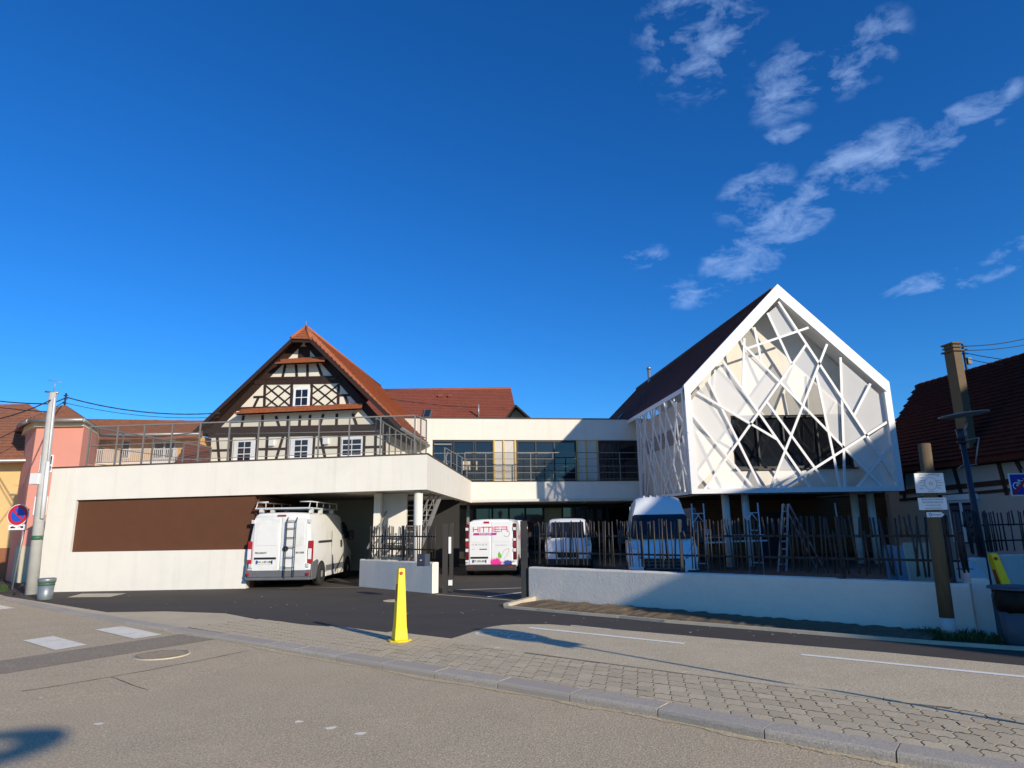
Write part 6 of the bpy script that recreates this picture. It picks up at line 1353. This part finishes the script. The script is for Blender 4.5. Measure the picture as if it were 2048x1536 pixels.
# ladders and trestles under the gabled building
LD = thing('step_ladder', 'aluminium step ladder opened beneath the gabled building', 'ladder', tuple(gz(1580, 1141)))
tp0 = gy(1567, 1008, 24.4); ft = gz(1552, 1143); ft2 = gz(1632, 1139)
for o_ in (0, .34):
    k = V((o_, .1, 0)); m = MB(); m.beam(V((ft.x, 24.3, 0)) + k * .9, tp0 + k * .55 + V((0, 0, 0)), .05, .07); m.build('rail', 'alu', LD); m = MB(); m.beam(V((ft2.x, 25.1, 0)) + k * .8, tp0 + k * .55 + V((.05, .05, 0)), .04, .05); m.build('rear_rail', 'alu', LD)
for i in range(1, 9): t_k = i / 9; p = V((ft.x, 24.3, 0)).lerp(tp0, t_k); w_k = .34 * (.9 - .35 * t_k); m = MB(); m.beam(p, p + V((w_k, .05, 0)), .03, .06); m.build('step', 'alu', LD)
def scaffold(label, x0, x1, Yd, ztop):
    a = gy(x0, 1080, Yd); b = gy(x1, 1080, Yd); t = thing('scaffold_frame', label, 'scaffold', (a.x, Yd, 0), 'scaffold frames under the gabled building')
    for p in (a.x, b.x): m = MB(); m.tube((p, Yd, 0), (p, Yd, ztop), .024, n=8); m.build('upright', 'steel_white', t)
    for z in (ztop - .35, ztop - .95, .4): m = MB(); m.tube((a.x, Yd, z), (b.x, Yd, z), .02, n=6); m.build('crossbar', 'steel_white', t)
    for p, q_ in (((a.x, ztop - .7), (a.x + .25, ztop - .36)), ((b.x, ztop - .7), (b.x - .25, ztop - .36))): m = MB(); m.tube((p[0], Yd, p[1]), (q_[0], Yd, q_[1]), .016, n=6); m.build('brace', 'steel_white', t)
scaffold('pale scaffold frame just right of the tall van', 1388, 1412, 23.2, 2.45); scaffold('pale scaffold frame between the column pair and the step ladder', 1494, 1522, 23.2, 2.45)
for i, (x0, x1, y, w) in enumerate(((1398, 1452, 1086, .05), (1462, 1532, 1083, .05), (1402, 1530, 1073, .09))):
    a = gy(x0, y, 23.5 + .1 * i); b = gy(x1, y - 2, 23.5 + .1 * i); m = MB(); m.beam(a, b, .25, w); o = m.build('plank', 'steel_white' if i < 2 else 'board_grey'); tag(o, ('pale plank lying on the scaffold beside the tall van', 'pale plank on the scaffold behind the column pair', 'grey board laid across both scaffold frames')[i], 'plank')
bxp = gy(1404, 1067, 23.6); m = MB(); m.box((bxp.x, 23.5, bxp.z - .17), (bxp.x + .32, 23.75, bxp.z + .14)); o = m.build('tool_crate', 'board_grey', bevel=.01); tag(o, 'grey crate standing on the scaffold board beside the tall van', 'crate')
for i, (x0, x1, y0, y1, Yd, mt2, lab) in enumerate(((1775, 1792, 1090, 1122, 19, 'board_grey', 'left grey panel leaning behind the fence'), (1796, 1826, 1092, 1124, 18.6, 'board_grey', 'wider grey panel leaning behind the fence'), (1824, 1872, 1085, 1165, 14.6, 'board_cream', 'cream board leaning behind the fence near the wooden post'))):
    a = gy(x0, y1, Yd); b = gy(x1, y0, Yd); z0_ = max(.0, a.z - .6) if i < 2 else 0; m = MB(); m.hexa([(a.x, Yd, z0_), (b.x, Yd, z0_), (b.x, Yd + .04, z0_), (a.x, Yd + .04, z0_), (a.x, Yd + .12, b.z), (b.x, Yd + .12, b.z), (b.x, Yd + .16, b.z), (a.x, Yd + .16, b.z)]); o = m.build('building_board', mt2); tag(o, lab, 'board')
pc_ = gz(1702, 1120); m = MB(); m.tube((13.3, 27.0, 0), (13.2, 27.0, 2.5), .03, n=8); o = m.build('prop_pole', 'steel_white'); tag(o, 'thin pale prop pole left of the right-hand column pair', 'pole')
m = MB(); a = gy(1385, 1035, 25.6); m.box((a.x - .1, 25.4, 0), (a.x + .12, 26.9, 2.35)); DR = thing('standing_panel', 'pale grey tall panel standing behind the tall van', 'panel', (a.x, 25.5, 0)); m.build('panel', 'bumper', DR, bevel=.08, seg=3)
